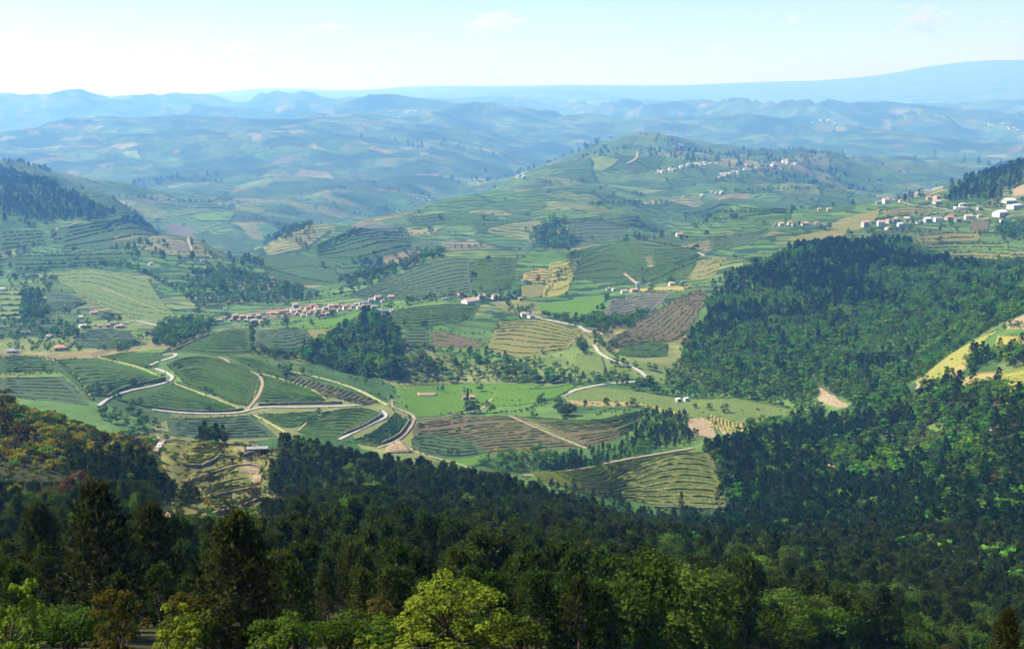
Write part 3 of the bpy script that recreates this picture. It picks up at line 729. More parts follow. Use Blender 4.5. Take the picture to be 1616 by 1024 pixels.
# ------------------------------------------------------------------ plants
def quads(c, out, size, aspect=.6, bias=.6, up=0.0):
    """leaf faces: centres c, outward direction out, half length size"""
    n = len(c)
    nr = rng.normal(size=(n, 3)); nr /= np.linalg.norm(nr, axis=1)[:, None]
    nr = nr * (1 - bias) + out * bias; nr[:, 2] += up
    nr /= np.linalg.norm(nr, axis=1)[:, None] + 1e-9
    t = np.cross(nr, rng.normal(size=(n, 3))); t /= np.linalg.norm(t, axis=1)[:, None] + 1e-9
    b = np.cross(nr, t)
    s = (np.broadcast_to(size, n) * rng.uniform(.7, 1.3, n))[:, None]
    v = np.stack([c - t * s, c - b * s * aspect, c + t * s, c + b * s * aspect], 1)
    return v.reshape(-1, 3), np.arange(4 * n).reshape(-1, 4)
def blades(c, d, length, width):
    """needle sprays: a flat spray from c along direction d"""
    n = len(c)
    d = d / (np.linalg.norm(d, axis=1)[:, None] + 1e-9)
    s = np.cross(d, rng.normal(size=(n, 3))); s /= np.linalg.norm(s, axis=1)[:, None] + 1e-9
    l = (np.broadcast_to(length, n) * rng.uniform(.7, 1.3, n))[:, None]; w = (np.broadcast_to(width, n))[:, None]
    v = np.stack([c - s * w * .5, c + d * l * .5 - s * w, c + d * l, c + d * l * .5 + s * w], 1)
    return v.reshape(-1, 3), np.arange(4 * n).reshape(-1, 4)
def tube(path, rad, k=5):
    path = np.asarray(path, float); n = len(path)
    tg = np.gradient(path, axis=0); tg /= np.linalg.norm(tg, axis=1)[:, None] + 1e-9
    a = np.cross(tg, [.31, .22, .1]); a /= np.linalg.norm(a, axis=1)[:, None] + 1e-9
    b = np.cross(tg, a)
    th = np.arange(k) / k * 2 * math.pi
    v = path[:, None] + np.asarray(rad)[:, None, None] * (np.cos(th)[None, :, None] * a[:, None] + np.sin(th)[None, :, None] * b[:, None])
    f = [(i * k + j, i * k + (j + 1) % k, (i + 1) * k + (j + 1) % k, (i + 1) * k + j) for i in range(n - 1) for j in range(k)]
    return v.reshape(-1, 3), np.array(f)
class Acc:
    def __init__(s): s.v, s.f, s.t, s.n = [], [], [], 0
    def add(s, v, f, t=None):
        s.v.append(v); s.f.append(f + s.n); s.n += len(v)
        s.t.append(np.zeros(len(v)) if t is None else t)
    def get(s): return np.concatenate(s.v), np.concatenate(s.f), np.concatenate(s.t)
def pine(seed, tufts=300, slim=.2, base=.18, candle=0.0):
    """unit height conifer: whorls of ascending branches carrying needle sprays; returns crown, trunk"""
    global rng
    rng = np.random.default_rng(seed)
    tr, cr = Acc(), Acc()
    lean = rng.normal(0, .02, 2)
    hs = np.linspace(0, .98, 7); pth = np.c_[lean[0] * hs**2 + rng.normal(0, .004, 7), lean[1] * hs**2 + rng.normal(0, .004, 7), hs]
    pth[0, 2] = -.06
    tr.add(*tube(pth, .016 * (1 - hs * .9) + .002))
    nb = max(22, tufts // 11); per = max(4, int(tufts / nb))
    C, D, T = [], [], []
    for k in range(nb):
        h = base + (1 - base) * (k + rng.random()) / nb * .97
        s = (h - base) / (1 - base)
        R = slim * (1.0 - s ** 1.7) ** .8 * (.55 + .45 * min(1, s * 4 + .35)) * rng.uniform(.65, 1.25) + .02
        az = k * 2.4 + rng.normal(0, .4); el = .25 + .55 * s + rng.normal(0, .12)
        d = np.array([math.cos(az) * math.cos(el), math.sin(az) * math.cos(el), math.sin(el)])
        o = np.array([lean[0] * h * h, lean[1] * h * h, h])
        if k % 2 == 0: tr.add(*tube([o, o + d * R * .55, o + d * R * .95 + [0, 0, .01]], [.006, .004, .0015], 3))
        q = rng.uniform(.25, 1.0, per) ** .8
        c = o + d * (R * q)[:, None] + rng.normal(0, .022, (per, 3))
        C.append(c); D.append(np.tile(d, (per, 1)) * .7 + rng.normal(0, .5, (per, 3)) + [0, 0, .35])
        T.append(np.clip(rng.normal(.35 + .3 * s, .2, per) + rng.normal(0, .12), 0, 1))  # needles lighter towards the top, crown light put into the tint
    C.append(np.c_[rng.normal(0, .012, (10, 2)) + lean, rng.uniform(.9, 1.0, 10)]); D.append(rng.normal(0, .4, (10, 3)) + [0, 0, 1]); T.append(np.full(10, .7))
    C, D, T = np.concatenate(C), np.concatenate(D), np.concatenate(T)
    sc = (300 / max(tufts, 60)) ** (.42 if tufts < 3000 else .3)
    for j in range(3):
        v, f = blades(C, D + rng.normal(0, .55, D.shape), .062 * sc, .017 * sc)
        cr.add(v, f, np.repeat(np.clip(T + rng.normal(0, .1, len(T)), 0, 1), 4))
    if candle:
        m = rng.random(len(C)) < candle
        v, f = blades(C[m], np.tile([0, 0, 1.0], (m.sum(), 1)) + rng.normal(0, .12, (m.sum(), 3)), .055, .006)
        cr.add(v, f, np.full(len(v), 1.0))
    return cr.get(), tr.get()
def broad(seed, leaves=420, clumps=16, wide=.36, base=.22, lsize=.05, open_=.0, tall=1.0):
    """unit height broadleaf tree: forked limbs, leaf clumps of uneven size; returns crown, trunk"""
    global rng
    rng = np.random.default_rng(seed)
    tr, cr = Acc(), Acc()
    hs = np.linspace(0, .62, 5)
    pth = np.c_[np.cumsum(rng.normal(0, .012, 5)), np.cumsum(rng.normal(0, .012, 5)), hs]; pth[0, 2] = -.08
    tr.add(*tube(pth, .026 * (1 - hs)))
    per = leaves // clumps
    for k in range(clumps):
        u = rng.random(); az = k * 2.399 + rng.normal(0, .5)
        h = base + (1 - base) * (.12 + .78 * u)
        s = (h - base) / (1 - base)
        R = wide * math.sqrt(max(.05, 1 - (2 * s - .85) ** 2 * .75)) * rng.uniform(.45 - .35 * open_, .85 + .3 * open_)
        c = np.array([math.cos(az) * R, math.sin(az) * R, h])
        r = rng.uniform(.10, .19) * (wide / .36) ** .5 * (1 - open_)
        o = pth[min(4, 1 + int(s * 3.5))]
        if k % 2 == 0: tr.add(*tube([o, (o + c) / 2 + [0, 0, -.02], c], [.011, .007, .002], 3))
        d = rng.normal(size=(per, 3)); d /= np.linalg.norm(d, axis=1)[:, None]
        d[:, 2] = np.where(d[:, 2] < -.35, -d[:, 2] * .6, d[:, 2])
        q = c + d * (r * rng.uniform(.55, 1.1, per) ** .6)[:, None] * [1, 1, .8]
        v, f = quads(q, d, lsize, .62, .55, .25)
        ct_ = np.clip(rng.normal(.5, .16), 0, 1)
        cr.add(v, f, np.repeat(np.clip(ct_ + .22 * d[:, 2] + rng.normal(0, .15, per), 0, 1), 4))  # upward leaves tinted lighter, light from above put into the colour
    v, f, t = cr.get()
    v[:, 2] = v[:, 2] * tall
    return (v, f, t), tr.get()
def bush(seed, leaves=200, bloom=0.0, lsize=.085):
    global rng
    rng = np.random.default_rng(seed)
    tr, cr = Acc(), Acc()
    for k in range(6):
        az = k * 1.05 + rng.normal(0, .2); R = rng.uniform(.15, .4)
        top = np.array([math.cos(az) * R, math.sin(az) * R, rng.uniform(.45, .85)])
        tr.add(*tube([[0, 0, -.08], top * .5, top], [.03, .02, .006], 3))
        per = leaves // 6
        d = rng.normal(size=(per, 3)); d /= np.linalg.norm(d, axis=1)[:, None]; d[:, 2] = np.abs(d[:, 2]) * 1.0 - .2
        q = top * [1, 1, .7] + d * (rng.uniform(.5, 1, per) * rng.uniform(.22, .36))[:, None]
        q[:, 2] = np.maximum(q[:, 2], .02)
        v, f = quads(q, d, lsize, .6, .5, .3)
        t = np.clip(rng.normal(.4, .14) + .2 * d[:, 2] + rng.normal(0, .13, per), 0, .8)  # tint rises on upward leaves, painting light from above
        if bloom: t = np.where(rng.random(per) < bloom * (d[:, 2] + .5), 1.0, t)
        cr.add(v, f, np.repeat(t, 4))
    return cr.get(), tr.get()
PINE = leaf_mat('pine_needles', (0.005, 0.012, 0.002), (0.056, 0.082, 0.012), .28, .03, .35)  # crown tints: dark end paints inner shade, light end lit foliage
PINEB = leaf_mat('pine_needles_bluish', (0.004, 0.013, 0.004), (0.03, 0.072, 0.014), .28, .02, .3)
PINEN = leaf_mat('pine_needles_with_shoots', (0.004, 0.01, 0.003), (0.065, 0.07, 0.015), .3, .02, .2)
LEAF = leaf_mat('broad_leaves', (.008, .020, .003), (.066, .108, .012), .35, .022, .4)
LEAFV = leaf_mat('fresh_valley_leaves', (0.01, 0.042, 0.004), (0.105, 0.225, 0.02), .35, .03, .35)  # light end raised to paint sunlit crown highlights
LEAFB = leaf_mat('fresh_bright_leaves', (0.035, 0.09, 0.006), (0.125, 0.23, 0.018), .4, .015, .15)
LEAFY = leaf_mat('spring_yellow_leaves', (.045, .08, .007), (.19, .24, .026), .45, .012, .12)
LEAFO = leaf_mat('olive_brown_leaves', (0.018, 0.02, 0.004), (0.09, 0.075, 0.014), .35, .02, .3)
RUST = leaf_mat('rusty_leaves', (.04, .022, .008), (.12, .055, .015), .35, .02, .25)
GORSE = leaf_mat('flowering_broom', (0.04, 0.07, 0.008), (0.3, 0.24, 0.01), .3, .015, .25)
BARK = plain_mat('bark', (.10, .075, .05), .95, .4, 6)
EVER = leaf_mat('cypress_needles', (.008, .02, .010), (.025, .045, .018), .2, .01, .1)

KINDS = {}
def kind(key, gens, mat):
    out = []
    for (c, t) in gens:
        cm = mesh('crown', c[0], c[1], mat, c[2]); tm = mesh('trunk', t[0], t[1], BARK, smooth=True)
        v = np.concatenate([c[0], t[0]]); f = np.concatenate([c[1], t[1] + len(c[0])])
        jm = mesh(key, v, f, [mat, BARK], np.concatenate([c[2], t[2]]), midx=np.r_[np.zeros(len(c[1]), int), np.ones(len(t[1]), int)])
        out.append((cm, tm, jm))
    KINDS[key] = out
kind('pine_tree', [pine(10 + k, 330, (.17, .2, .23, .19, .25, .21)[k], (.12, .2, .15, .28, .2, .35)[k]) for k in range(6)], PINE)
kind('pine_mid', [pine(20 + k, 1300, (.19, .22, .25)[k], (.3, .2, .42)[k], .03) for k in range(3)], PINE)
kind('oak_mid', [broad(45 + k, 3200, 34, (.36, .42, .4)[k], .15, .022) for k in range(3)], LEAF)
kind('olive_mid', [broad(48 + k, 2400, 26, .38, .12, .024) for k in range(2)], LEAFO)
kind('hill_pine', [pine(30 + k, 170, (.2, .22, .25, .21)[k], .2) for k in range(4)], PINEB)
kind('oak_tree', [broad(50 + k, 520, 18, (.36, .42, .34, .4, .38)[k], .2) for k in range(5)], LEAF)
kind('valley_tree', [broad(60 + k, 330, 14, (.38, .44, .36, .42)[k], .15, .062) for k in range(4)], LEAFV)
kind('bright_tree', [broad(70 + k, 2400, 30, .42, .15, .026) for k in range(2)], LEAFB)
kind('olive_tree', [broad(80 + k, 480, 16, .4, .15) for k in range(3)], LEAFO)
kind('rusty_tree', [broad(85 + k, 900, 18, .36, .15, .04) for k in range(2)], RUST)
kind('broom_bush', [bush(90 + k, 260, .2) for k in range(3)], GORSE)
kind('bush_mid', [bush(140 + k, 1500, 0, .032) for k in range(3)], LEAF)
kind('green_bush', [bush(95 + k, 200) for k in range(3)], LEAFV)
kind('dark_bush', [bush(105 + k, 160) for k in range(3)], LEAF)
kind('yellow_bush', [bush(115 + k, 240) for k in range(2)], LEAFY)
kind('cypress_tree', [pine(120, 420, .1, .04)], EVER)
rng = np.random.default_rng(99)

PL = []          # every plant: kind, variant, x, y, z, height, width factor, turn
def place(k, x, y, h, wf=1.0, label=None, group=None):
    PL.append([k, int(rng.integers(len(KINDS[k]))), float(x), float(y), float(Z(x, y)), float(h), float(wf), float(rng.uniform(0, 6.28)), label, group])
def free(x, y, pad=0):
    ok = np.ones(len(x), bool)
    for p in CLEAR:
        b0, b1 = p.min(0) - 2, p.max(0) + 2
        m = (x > b0[0]) & (x < b1[0]) & (y > b0[1]) & (y < b1[1]) & ok
        if m.any(): ok[m] &= ~inside(p, x[m], y[m])
    return ok
def jitter_grid(x0, x1, y0, y1, s):
    xs, ys = np.meshgrid(np.arange(x0, x1, s), np.arange(y0, y1, s))
    xs = xs + rng.uniform(-.42, .42, xs.shape) * s; ys = ys + rng.uniform(-.42, .42, ys.shape) * s
    return xs.ravel(), ys.ravel()
def pick(p):
    ks = list(p); w = np.array([p[k] for k in ks], float)
    return ks[int(rng.choice(len(ks), p=w / w.sum()))]
HS = dict(pine_tree=(6, 12.5), hill_pine=(6.5, 14.5), oak_tree=(5, 9), valley_tree=(4.5, 11), bright_tree=(7, 10), olive_tree=(4, 7.5), rusty_tree=(5, 8), broom_bush=(1.6, 3), green_bush=(1.5, 3.2), dark_bush=(1.3, 2.8), yellow_bush=(1.5, 2.6), cypress_tree=(9, 12))
MID = dict(pine_tree='pine_mid', oak_tree='oak_mid', valley_tree='oak_mid', olive_tree='olive_mid', dark_bush='bush_mid', green_bush='bush_mid', broom_bush='bush_mid', yellow_bush='bush_mid')
def grow(k, x, y, f=1.0, wf=None):
    a, b = HS[k]; h = rng.uniform(a, b) * f * float(ratio(y))
    pu = 808 + FPX * x / y * .985
    if 235 < pu < 440 and 330 <= y < 470: h = min(h, np.interp(y, [330, 400, 440], [7, 4, 2.2]))   # open view into the clearing
    if 800 < pu < 1135 and 330 <= y < 665:     # the wood's rim stays below the knoll vineyard
        e = (np.interp(pu, [800, 850, 960, 1040, 1135], [752, 764, 792, 805, 822]) + abs(rng.normal(0, 5)) - HOR) / FPX
        h = min(h, max(CAMZ - e * y - float(Z(x, y)), 1.5))
    if y < 330:                                # keep the nearest tops under the line of sight to the valley
        e = (np.interp(y, [40, 100, 150, 250, 330], [985, 905, 850, 780, 740]) + rng.normal(0, 14) - HOR) / FPX
        if 225 < pu < 450: e = max(e, (838 - HOR) / FPX)
        if pu <= 225: e = max(e, (775 - HOR) / FPX)
        h = min(h, CAMZ - e * y - float(Z(x, y)))
        if h < 1.5: h = rng.uniform(1.3, 2.4); k = k if y > 260 and 'bush' in k else 'dark_bush'
        if y < 260 or 'bush' not in k: k = MID.get(k, k)
        if h < 4.5 and k == 'pine_mid' and y < 110: k = 'bush_mid'; h = min(h, 3)
    place(k, x, y, h, wf or rng.uniform(.85, 1.2))

# the terraced clearing on the near slope keeps out tall trees
PLOT = np.array([wline([(240,702),(262,700)], 2)[0], *wline([(300,700),(380,703),(440,712)], 6), *wline([(446,730),(424,780),(420,820),(340,836)], 6), *wline([(272,815),(268,760),(246,722)], 5)])
# near slope and right hand valley
x, y = jitter_grid(-520, 520, 34, 930, 4.3)
u = x / y
ok = (np.abs(u) < .47) & (y < crest(x, y) + rng.normal(0, 6, len(x))) & ~inside(PLOT, x, y)
x, y = x[ok], y[ok]; ok = free(x, y); x, y = x[ok], y[ok]
px, py = proj(x, y, Z(x, y)); cl = fbm(x / 60, y / 60, 77, 3); c2 = fbm(x / 35, y / 35, 78, 2)
for i in range(len(x)):
    r = rng.random(); a, b = px[i], py[i]; s = cl[i]
    if y[i] < np.interp(a, [0, 800, 1000, 1250, 1616], [50, 55, 85, 140, 200]): continue
    if a < 255 and b < 800 and y[i] > 230 and (s > -.05 or b < 755):
        if r < .95: grow(pick(dict(broom_bush=6, dark_bush=2.4, green_bush=2.2, yellow_bush=.5, olive_tree=.25)), x[i], y[i], 1.5)
        continue
    if a > 1290 and b < 770 and y[i] > 640 and s > -.25:
        if r < .85: grow(pick(dict(green_bush=3.5, valley_tree=2.6, dark_bush=1.2, hill_pine=1.0, oak_tree=1.2)), x[i], y[i], 1.0 if rng.random() < .7 else 1.3)
        continue
    if a > 1080 and y[i] > 480:
        if r < .8: grow(pick(dict(hill_pine=6, pine_tree=3, oak_tree=1.2, valley_tree=.8, olive_tree=.7) if s < .15 else dict(hill_pine=3, valley_tree=2, oak_tree=2, olive_tree=1)), x[i], y[i], 1.0)
        continue
    if a > 950 and b > 880:
        grow(pick(dict(pine_tree=3, oak_tree=3.2, olive_tree=.9, valley_tree=1.2) if s > -.1 else dict(pine_tree=6, oak_tree=1)), x[i], y[i], .95); continue
    if y[i] < 140 and a < 1000:
        grow(pick(dict(pine_tree=9, olive_tree=.5, dark_bush=.8)), x[i], y[i], 1.0 if rng.random() < .6 else .7); continue
    if a < 520 and b > 800:
        grow(pick(dict(pine_tree=3.4, oak_tree=2.2, olive_tree=1.3, dark_bush=.6) if s > -.05 else dict(pine_tree=6, oak_tree=1.0)), x[i], y[i], .9); continue
    if s > .33: grow(pick(dict(oak_tree=4, pine_tree=2, olive_tree=.8)), x[i], y[i], .95)
    else: grow(pick(dict(pine_tree=14, oak_tree=.8, olive_tree=.25)), x[i], y[i], .95 + .15 * c2[i])
def wood(poly, s, mix, f=1.0, keep=1.0, noise=None, low=None):
    """a wood whose outline is followed in the photograph"""
    p = np.array(poly + [poly[0]], float); q = resample(p[:2], 4)
    w = np.concatenate([wline([p[i], p[i + 1]], 5)[:-1] for i in range(len(p) - 1)])
    s = s * float(ratio(w[:, 1].mean()))
    x, y = jitter_grid(w[:, 0].min(), w[:, 0].max(), w[:, 1].min(), w[:, 1].max(), s)
    jx = 2.4 * s * fbm(x / (5 * s), y / (5 * s), 91, 2); jy = 2.4 * s * fbm(x / (5 * s), y / (5 * s), 92, 2)
    k = inside(w, x + jx, y + jy); x, y = x[k], y[k]
    k = free(x, y) & (rng.random(len(x)) < keep); x, y = x[k], y[k]
    n = fbm(x / 95, y / 95, 83, 3) + .06
    nh = fbm(x / 40, y / 40, 87, 2)
    for i in range(len(x)):
        m = mix if (noise is None or n[i] + (low(x[i], y[i]) if low else 0) < .05) else noise
        grow(pick(m), x[i], y[i], f * (1 + .35 * nh[i]))
    return w
WOODS = []
WOODS.append(wood([(1052,604),(1070,565),(1100,520),(1120,486),(1128,468),(1150,444),(1186,420),(1228,404),(1275,396),(1335,388),(1440,386),(1462,405),(1500,420),(1560,430),(1630,432),(1630,490),(1580,512),(1530,540),(1470,582),(1440,604),(1400,640),(1345,640),(1322,632),(1300,618),(1278,640),(1230,632),(1150,628),(1062,618)],
     6.0, dict(hill_pine=6, valley_tree=2, oak_tree=1.2, olive_tree=.4), 1.0, 1.0, dict(hill_pine=.7, valley_tree=5.5, oak_tree=3, olive_tree=.4),
     lambda x, y: np.interp(y, [1050, 1200, 1350, 1500], [.45, .3, -.12, -.3]) + .6 * float(sstep(.29, .36, x / y))))
wood([(505,548),(560,520),(580,500),(612,512),(632,530),(640,556),(650,575),(640,596),(560,590),(500,575),(470,566)], 6.0, dict(valley_tree=4, oak_tree=4, hill_pine=1), 1.25)
wood([(650,575),(720,572),(790,580),(850,588),(930,596),(1050,606),(1040,616),(940,606),(860,604),(760,602),(660,602)], 7, dict(valley_tree=4, oak_tree=3, hill_pine=1, green_bush=1), 1.0, .8)
wood([(640,548),(700,552),(760,560),(850,570),(900,575),(840,585),(760,578),(650,574)], 7, dict(valley_tree=4, oak_tree=4, green_bush=2), .85, .55)
wood([(1012,652),(1060,650),(1092,665),(1086,705),(1040,716),(960,735),(880,745),(830,748),(905,715),(960,705),(1000,690)], 5.2, dict(hill_pine=4, pine_tree=2, valley_tree=3), .62)
wood([(838,762),(960,792),(1040,803),(1085,824),(1135,830),(1130,850),(1000,842),(860,800)], 5, dict(pine_tree=5, hill_pine=2, valley_tree=1), .5)
wood([(745,735),(800,715),(870,712),(905,718),(860,742),(800,746)], 4, dict(green_bush=5, valley_tree=1.2), 1.1, .9)
wood([(890,652),(908,655),(912,668),(900,670),(888,662)], 4, dict(dark_bush=4, oak_tree=2), 1.2)
wood([(915,650),(1005,646),(1000,652),(920,660)], 6, dict(dark_bush=4, green_bush=1), 1.0, .7)
wood([(925,505),(950,490),(1030,500),(1000,520),(955,528),(925,518)], 6.5, dict(valley_tree=5, oak_tree=3), .9)
wood([(850,495),(900,505),(925,512),(915,518),(860,505)], 6, dict(oak_tree=3, valley_tree=3), .8, .6)
wood([(840,370),(870,345),(890,352),(890,372),(920,380),(905,392),(840,392)], 8, dict(valley_tree=5, oak_tree=3), 1.2)
wood([(0,262),(60,282),(120,312),(180,340),(150,348),(60,346),(0,342)], 9, dict(hill_pine=5, oak_tree=3, valley_tree=1), 1.1)
wood([(1500,302),(1540,286),(1580,268),(1630,248),(1630,285),(1590,305),(1560,318),(1500,318)], 7.5, dict(hill_pine=5, valley_tree=3, oak_tree=1.5), 1.0)
wood([(300,430),(360,420),(420,445),(520,470),(460,478),(400,482),(320,488),(285,462)], 9, dict(valley_tree=4, oak_tree=5), 1.0, .75)
wood([(440,355),(500,360),(500,392),(450,392),(420,375)], 10, dict(valley_tree=3, oak_tree=5), 1.1, .8)
wood([(575,410),(650,400),(700,408),(620,438),(560,462),(545,450)], 9, dict(valley_tree=2, oak_tree=5), 1.1, .7)
wood([(0,508),(60,505),(120,512),(240,555),(180,556),(100,555),(0,556)], 8, dict(valley_tree=4, oak_tree=4, dark_bush=2), .75, .55)
wood([(35,460),(70,462),(80,500),(55,510),(35,500)], 7, dict(oak_tree=5, valley_tree=2), 1.1, .9)
wood([(245,535),(260,512),(300,505),(335,512),(300,535),(262,552)], 6.5, dict(oak_tree=5, valley_tree=3), 1.0, .9)
wood([(395,545),(420,556),(470,560),(480,572),(440,570),(398,560)], 6, dict(oak_tree=5, valley_tree=2), .9, .8)
wood([(148,642),(235,650),(262,662),(262,694),(180,694)], 6, dict(oak_tree=3, valley_tree=2, dark_bush=4), .8, .6)
wood([(462,574),(520,580),(600,592),(640,600),(620,622),(560,600),(470,586)], 6, dict(dark_bush=4, green_bush=3, valley_tree=.6), .9, .22)
wood([(400,566),(450,572),(520,590),(470,588),(440,582)], 6, dict(dark_bush=4, green_bush=3), .9, .3)
wood([(1180,660),(1230,665),(1290,650),(1300,680),(1250,700),(1200,700)], 5.5, dict(valley_tree=5, oak_tree=3, hill_pine=1), 1.0)
wood([(1520,560),(1570,552),(1630,556),(1630,578),(1580,583),(1535,585)], 6, dict(hill_pine=5, valley_tree=2), .9)
wood([(1430,395),(1520,412),(1630,415),(1630,432),(1500,425)], 6.5, dict(valley_tree=4, oak_tree=4), .9, .8)
wood([(1570,355),(1630,352),(1630,380),(1590,378)], 7, dict(valley_tree=5, oak_tree=2), .9, .7)
wood([(1420,338),(1470,336),(1530,336),(1530,345),(1430,345)], 7, dict(valley_tree=3, oak_tree=2, dark_bush=2), .7, .35)
# trees and bushes in lines: hedges, lanes and streams
def line(pts, step, mix, f=1.0, n=30, jit=1.0):
    a = wline(pts, n); L = np.hypot(*np.diff(a, axis=0).T).sum()
    k_ = float(ratio(a[:, 1].mean())); jit = jit * k_
    for p in lerp_line(a, max(2, int(L / step / k_))):
        grow(pick(mix), p[0] + rng.normal(0, jit), p[1] + rng.normal(0, jit), f)
HB = dict(dark_bush=5, green_bush=2, oak_tree=.8)
TB = dict(oak_tree=4, valley_tree=3, dark_bush=1)
for pts, st, m, f in [
    ([(80,566),(105,582),(125,602),(146,632)], 5, HB, 1.2), ([(0,592),(50,591),(98,590)], 4, HB, 1.1), ([(150,625),(180,618),(215,610),(258,602)], 3.5, HB, 1.25),
    ([(180,630),(205,636),(235,642)], 5, TB, .8), ([(232,645),(290,650),(345,650)], 5, HB, 1.0), ([(240,582),(225,577),(250,572)], 5, HB, 1.2), ([(255,560),(285,545),(330,528)], 5, HB, 1.3),
    ([(440,585),(455,590),(450,600)], 4, TB, .9), ([(463,588),(520,600),(580,618),(616,634)], 7, HB, .8), ([(505,630),(530,628),(555,636)], 4, HB, 1.2),
    ([(700,655),(760,652),(830,648),(862,634)], 4, HB, 1.3), ([(780,628),(800,632),(860,630)], 6, HB, .9), ([(690,616),(720,622),(760,618)], 7, TB, .7),
    ([(630,608),(760,603),(900,604),(1040,610)], 7, TB, .85), ([(1000,616),(1070,626),(1180,630),(1270,648)], 5, TB, .8), ([(1110,652),(1150,650),(1190,648),(1260,648)], 14, HB, 1.0),
    ([(398,520),(398,545),(400,560)], 5, HB, 1.2), ([(395,520),(440,514),(500,505)], 7, HB, 1.1), ([(480,516),(540,512),(570,502)], 7, HB, 1.1), ([(300,512),(380,508),(450,502),(530,496)], 9, TB, .7),
    ([(620,480),(660,476),(720,476)], 7, HB, 1.2), ([(640,515),(700,522),(740,528),(800,520)], 7, HB, 1.2), ([(700,472),(722,470),(800,472),(820,462)], 7, TB, .9), ([(800,480),(815,492),(840,488)], 6, TB, .9),
    ([(830,446),(870,446),(905,440)], 7, HB, 1.3), ([(860,470),(880,440),(910,412)], 7, HB, 1.1), ([(1008,450),(1040,440),(1070,425),(1105,412)], 6, HB, 1.5), ([(1030,383),(1060,388),(1095,396)], 7, HB, 1.4),
    ([(1005,462),(1050,460),(1100,452)], 7, HB, 1.2), ([(935,525),(950,545),(958,555),(975,568)], 6, TB, .8), ([(900,548),(940,545),(950,540)], 7, HB, 1.0), ([(765,560),(840,568),(900,560)], 8, HB, 1.0),
    ([(965,572),(1010,592),(1040,600)], 8, HB, 1.2), ([(90,395),(150,390),(250,378)], 8, HB, 1.5), ([(0,402),(90,400),(160,396)], 8, HB, 1.6), ([(95,362),(180,350),(250,347)], 8, HB, 1.5),
    ([(160,420),(210,425),(260,450),(300,470)], 8, TB, 1.1), ([(80,420),(110,415),(150,412)], 8, TB, 1.2), ([(20,430),(100,426)], 8, HB, 1.5), ([(240,400),(320,398)], 8, HB, 1.3), ([(20,455),(60,448),(80,455)], 9, TB, 1.0),
    ([(420,440),(500,460),(545,468)], 9, HB, 1.5), ([(500,425),(560,415),(600,400)], 10, HB, 1.5), ([(640,400),(700,395),(760,390)], 10, TB, 1.0), ([(560,372),(640,370),(720,368)], 10, HB, 1.6), ([(660,350),(740,348),(800,350)], 10, HB, 1.5),
    ([(900,352),(960,348),(1010,350)], 9, HB, 1.4), ([(1085,340),(1160,336),(1250,338)], 8, TB, .8), ([(1090,346),(1150,346),(1180,347)], 8, HB, 1.3), ([(1160,305),(1250,300),(1330,302)], 10, TB, 1.0), ([(930,325),(1000,322),(1050,322)], 12, TB, 1.0),
    ([(1020,270),(1060,272),(1100,265)], 12, TB, 1.2), ([(1140,285),(1180,280)], 12, TB, 1.2), ([(1010,212),(1040,218),(1060,225)], 14, TB, 1.2), ([(1450,385),(1520,383),(1600,384)], 8, HB, 1.1), ([(1460,398),(1540,397),(1610,402)], 8, HB, 1.1),
    ([(1390,345),(1440,338),(1470,340)], 9, HB, 1.2), ([(1580,520),(1600,518),(1630,520)], 7, TB, .9), ([(1500,570),(1520,560),(1545,548)], 10, HB, 1.2), ([(1570,625),(1600,640),(1630,640)], 6, TB, .9), ([(1460,610),(1500,612),(1560,610)], 6, TB, .7),
    ([(1175,425),(1150,440),(1125,455)], 7, dict(hill_pine=3), .9), ([(200,292),(270,285),(350,290)], 14, TB, 1.2), ([(180,312),(260,318),(330,320)], 14, TB, 1.2), ([(290,440),(380,435),(430,440)], 10, HB, 1.6)]:
    line(pts, st, m, f)
# road sides
for a_, n_, w_, k_ in VERGE:
    for sd in (-1, 1):
        e_ = a_ + n_ * (w_ * 1.25 + .6 * k_) * sd; L_ = np.hypot(*np.diff(e_, axis=0).T).sum(); on = rng.random() < .5
        for p_ in lerp_line(e_, max(2, int(L_ / (2.6 * k_)))):
            if rng.random() < .12: on = not on
            if on and rng.random() < .75: grow(pick(dict(dark_bush=3, green_bush=4, yellow_bush=.6)), p_[0] + rng.normal(0, .5) * k_, p_[1] + rng.normal(0, .5) * k_, rng.uniform(.3, .65))
# margins of the plots
for T_, B_, k_ in EDGES:
    for e_ in (T_, B_, np.array([T_[0], B_[0]]), np.array([T_[-1], B_[-1]])):
        L_ = np.hypot(*np.diff(e_, axis=0).T).sum(); on = rng.random() < .6
        for p_ in lerp_line(e_, max(2, int(L_ / (4.5 * k_)))):
            if rng.random() < .08: on = not on
            if on and rng.random() < .7: grow(pick(dict(dark_bush=4, green_bush=3, oak_tree=.25)), p_[0] + rng.normal(0, .7) * k_, p_[1] + rng.normal(0, .7) * k_, rng.uniform(.45, .9))
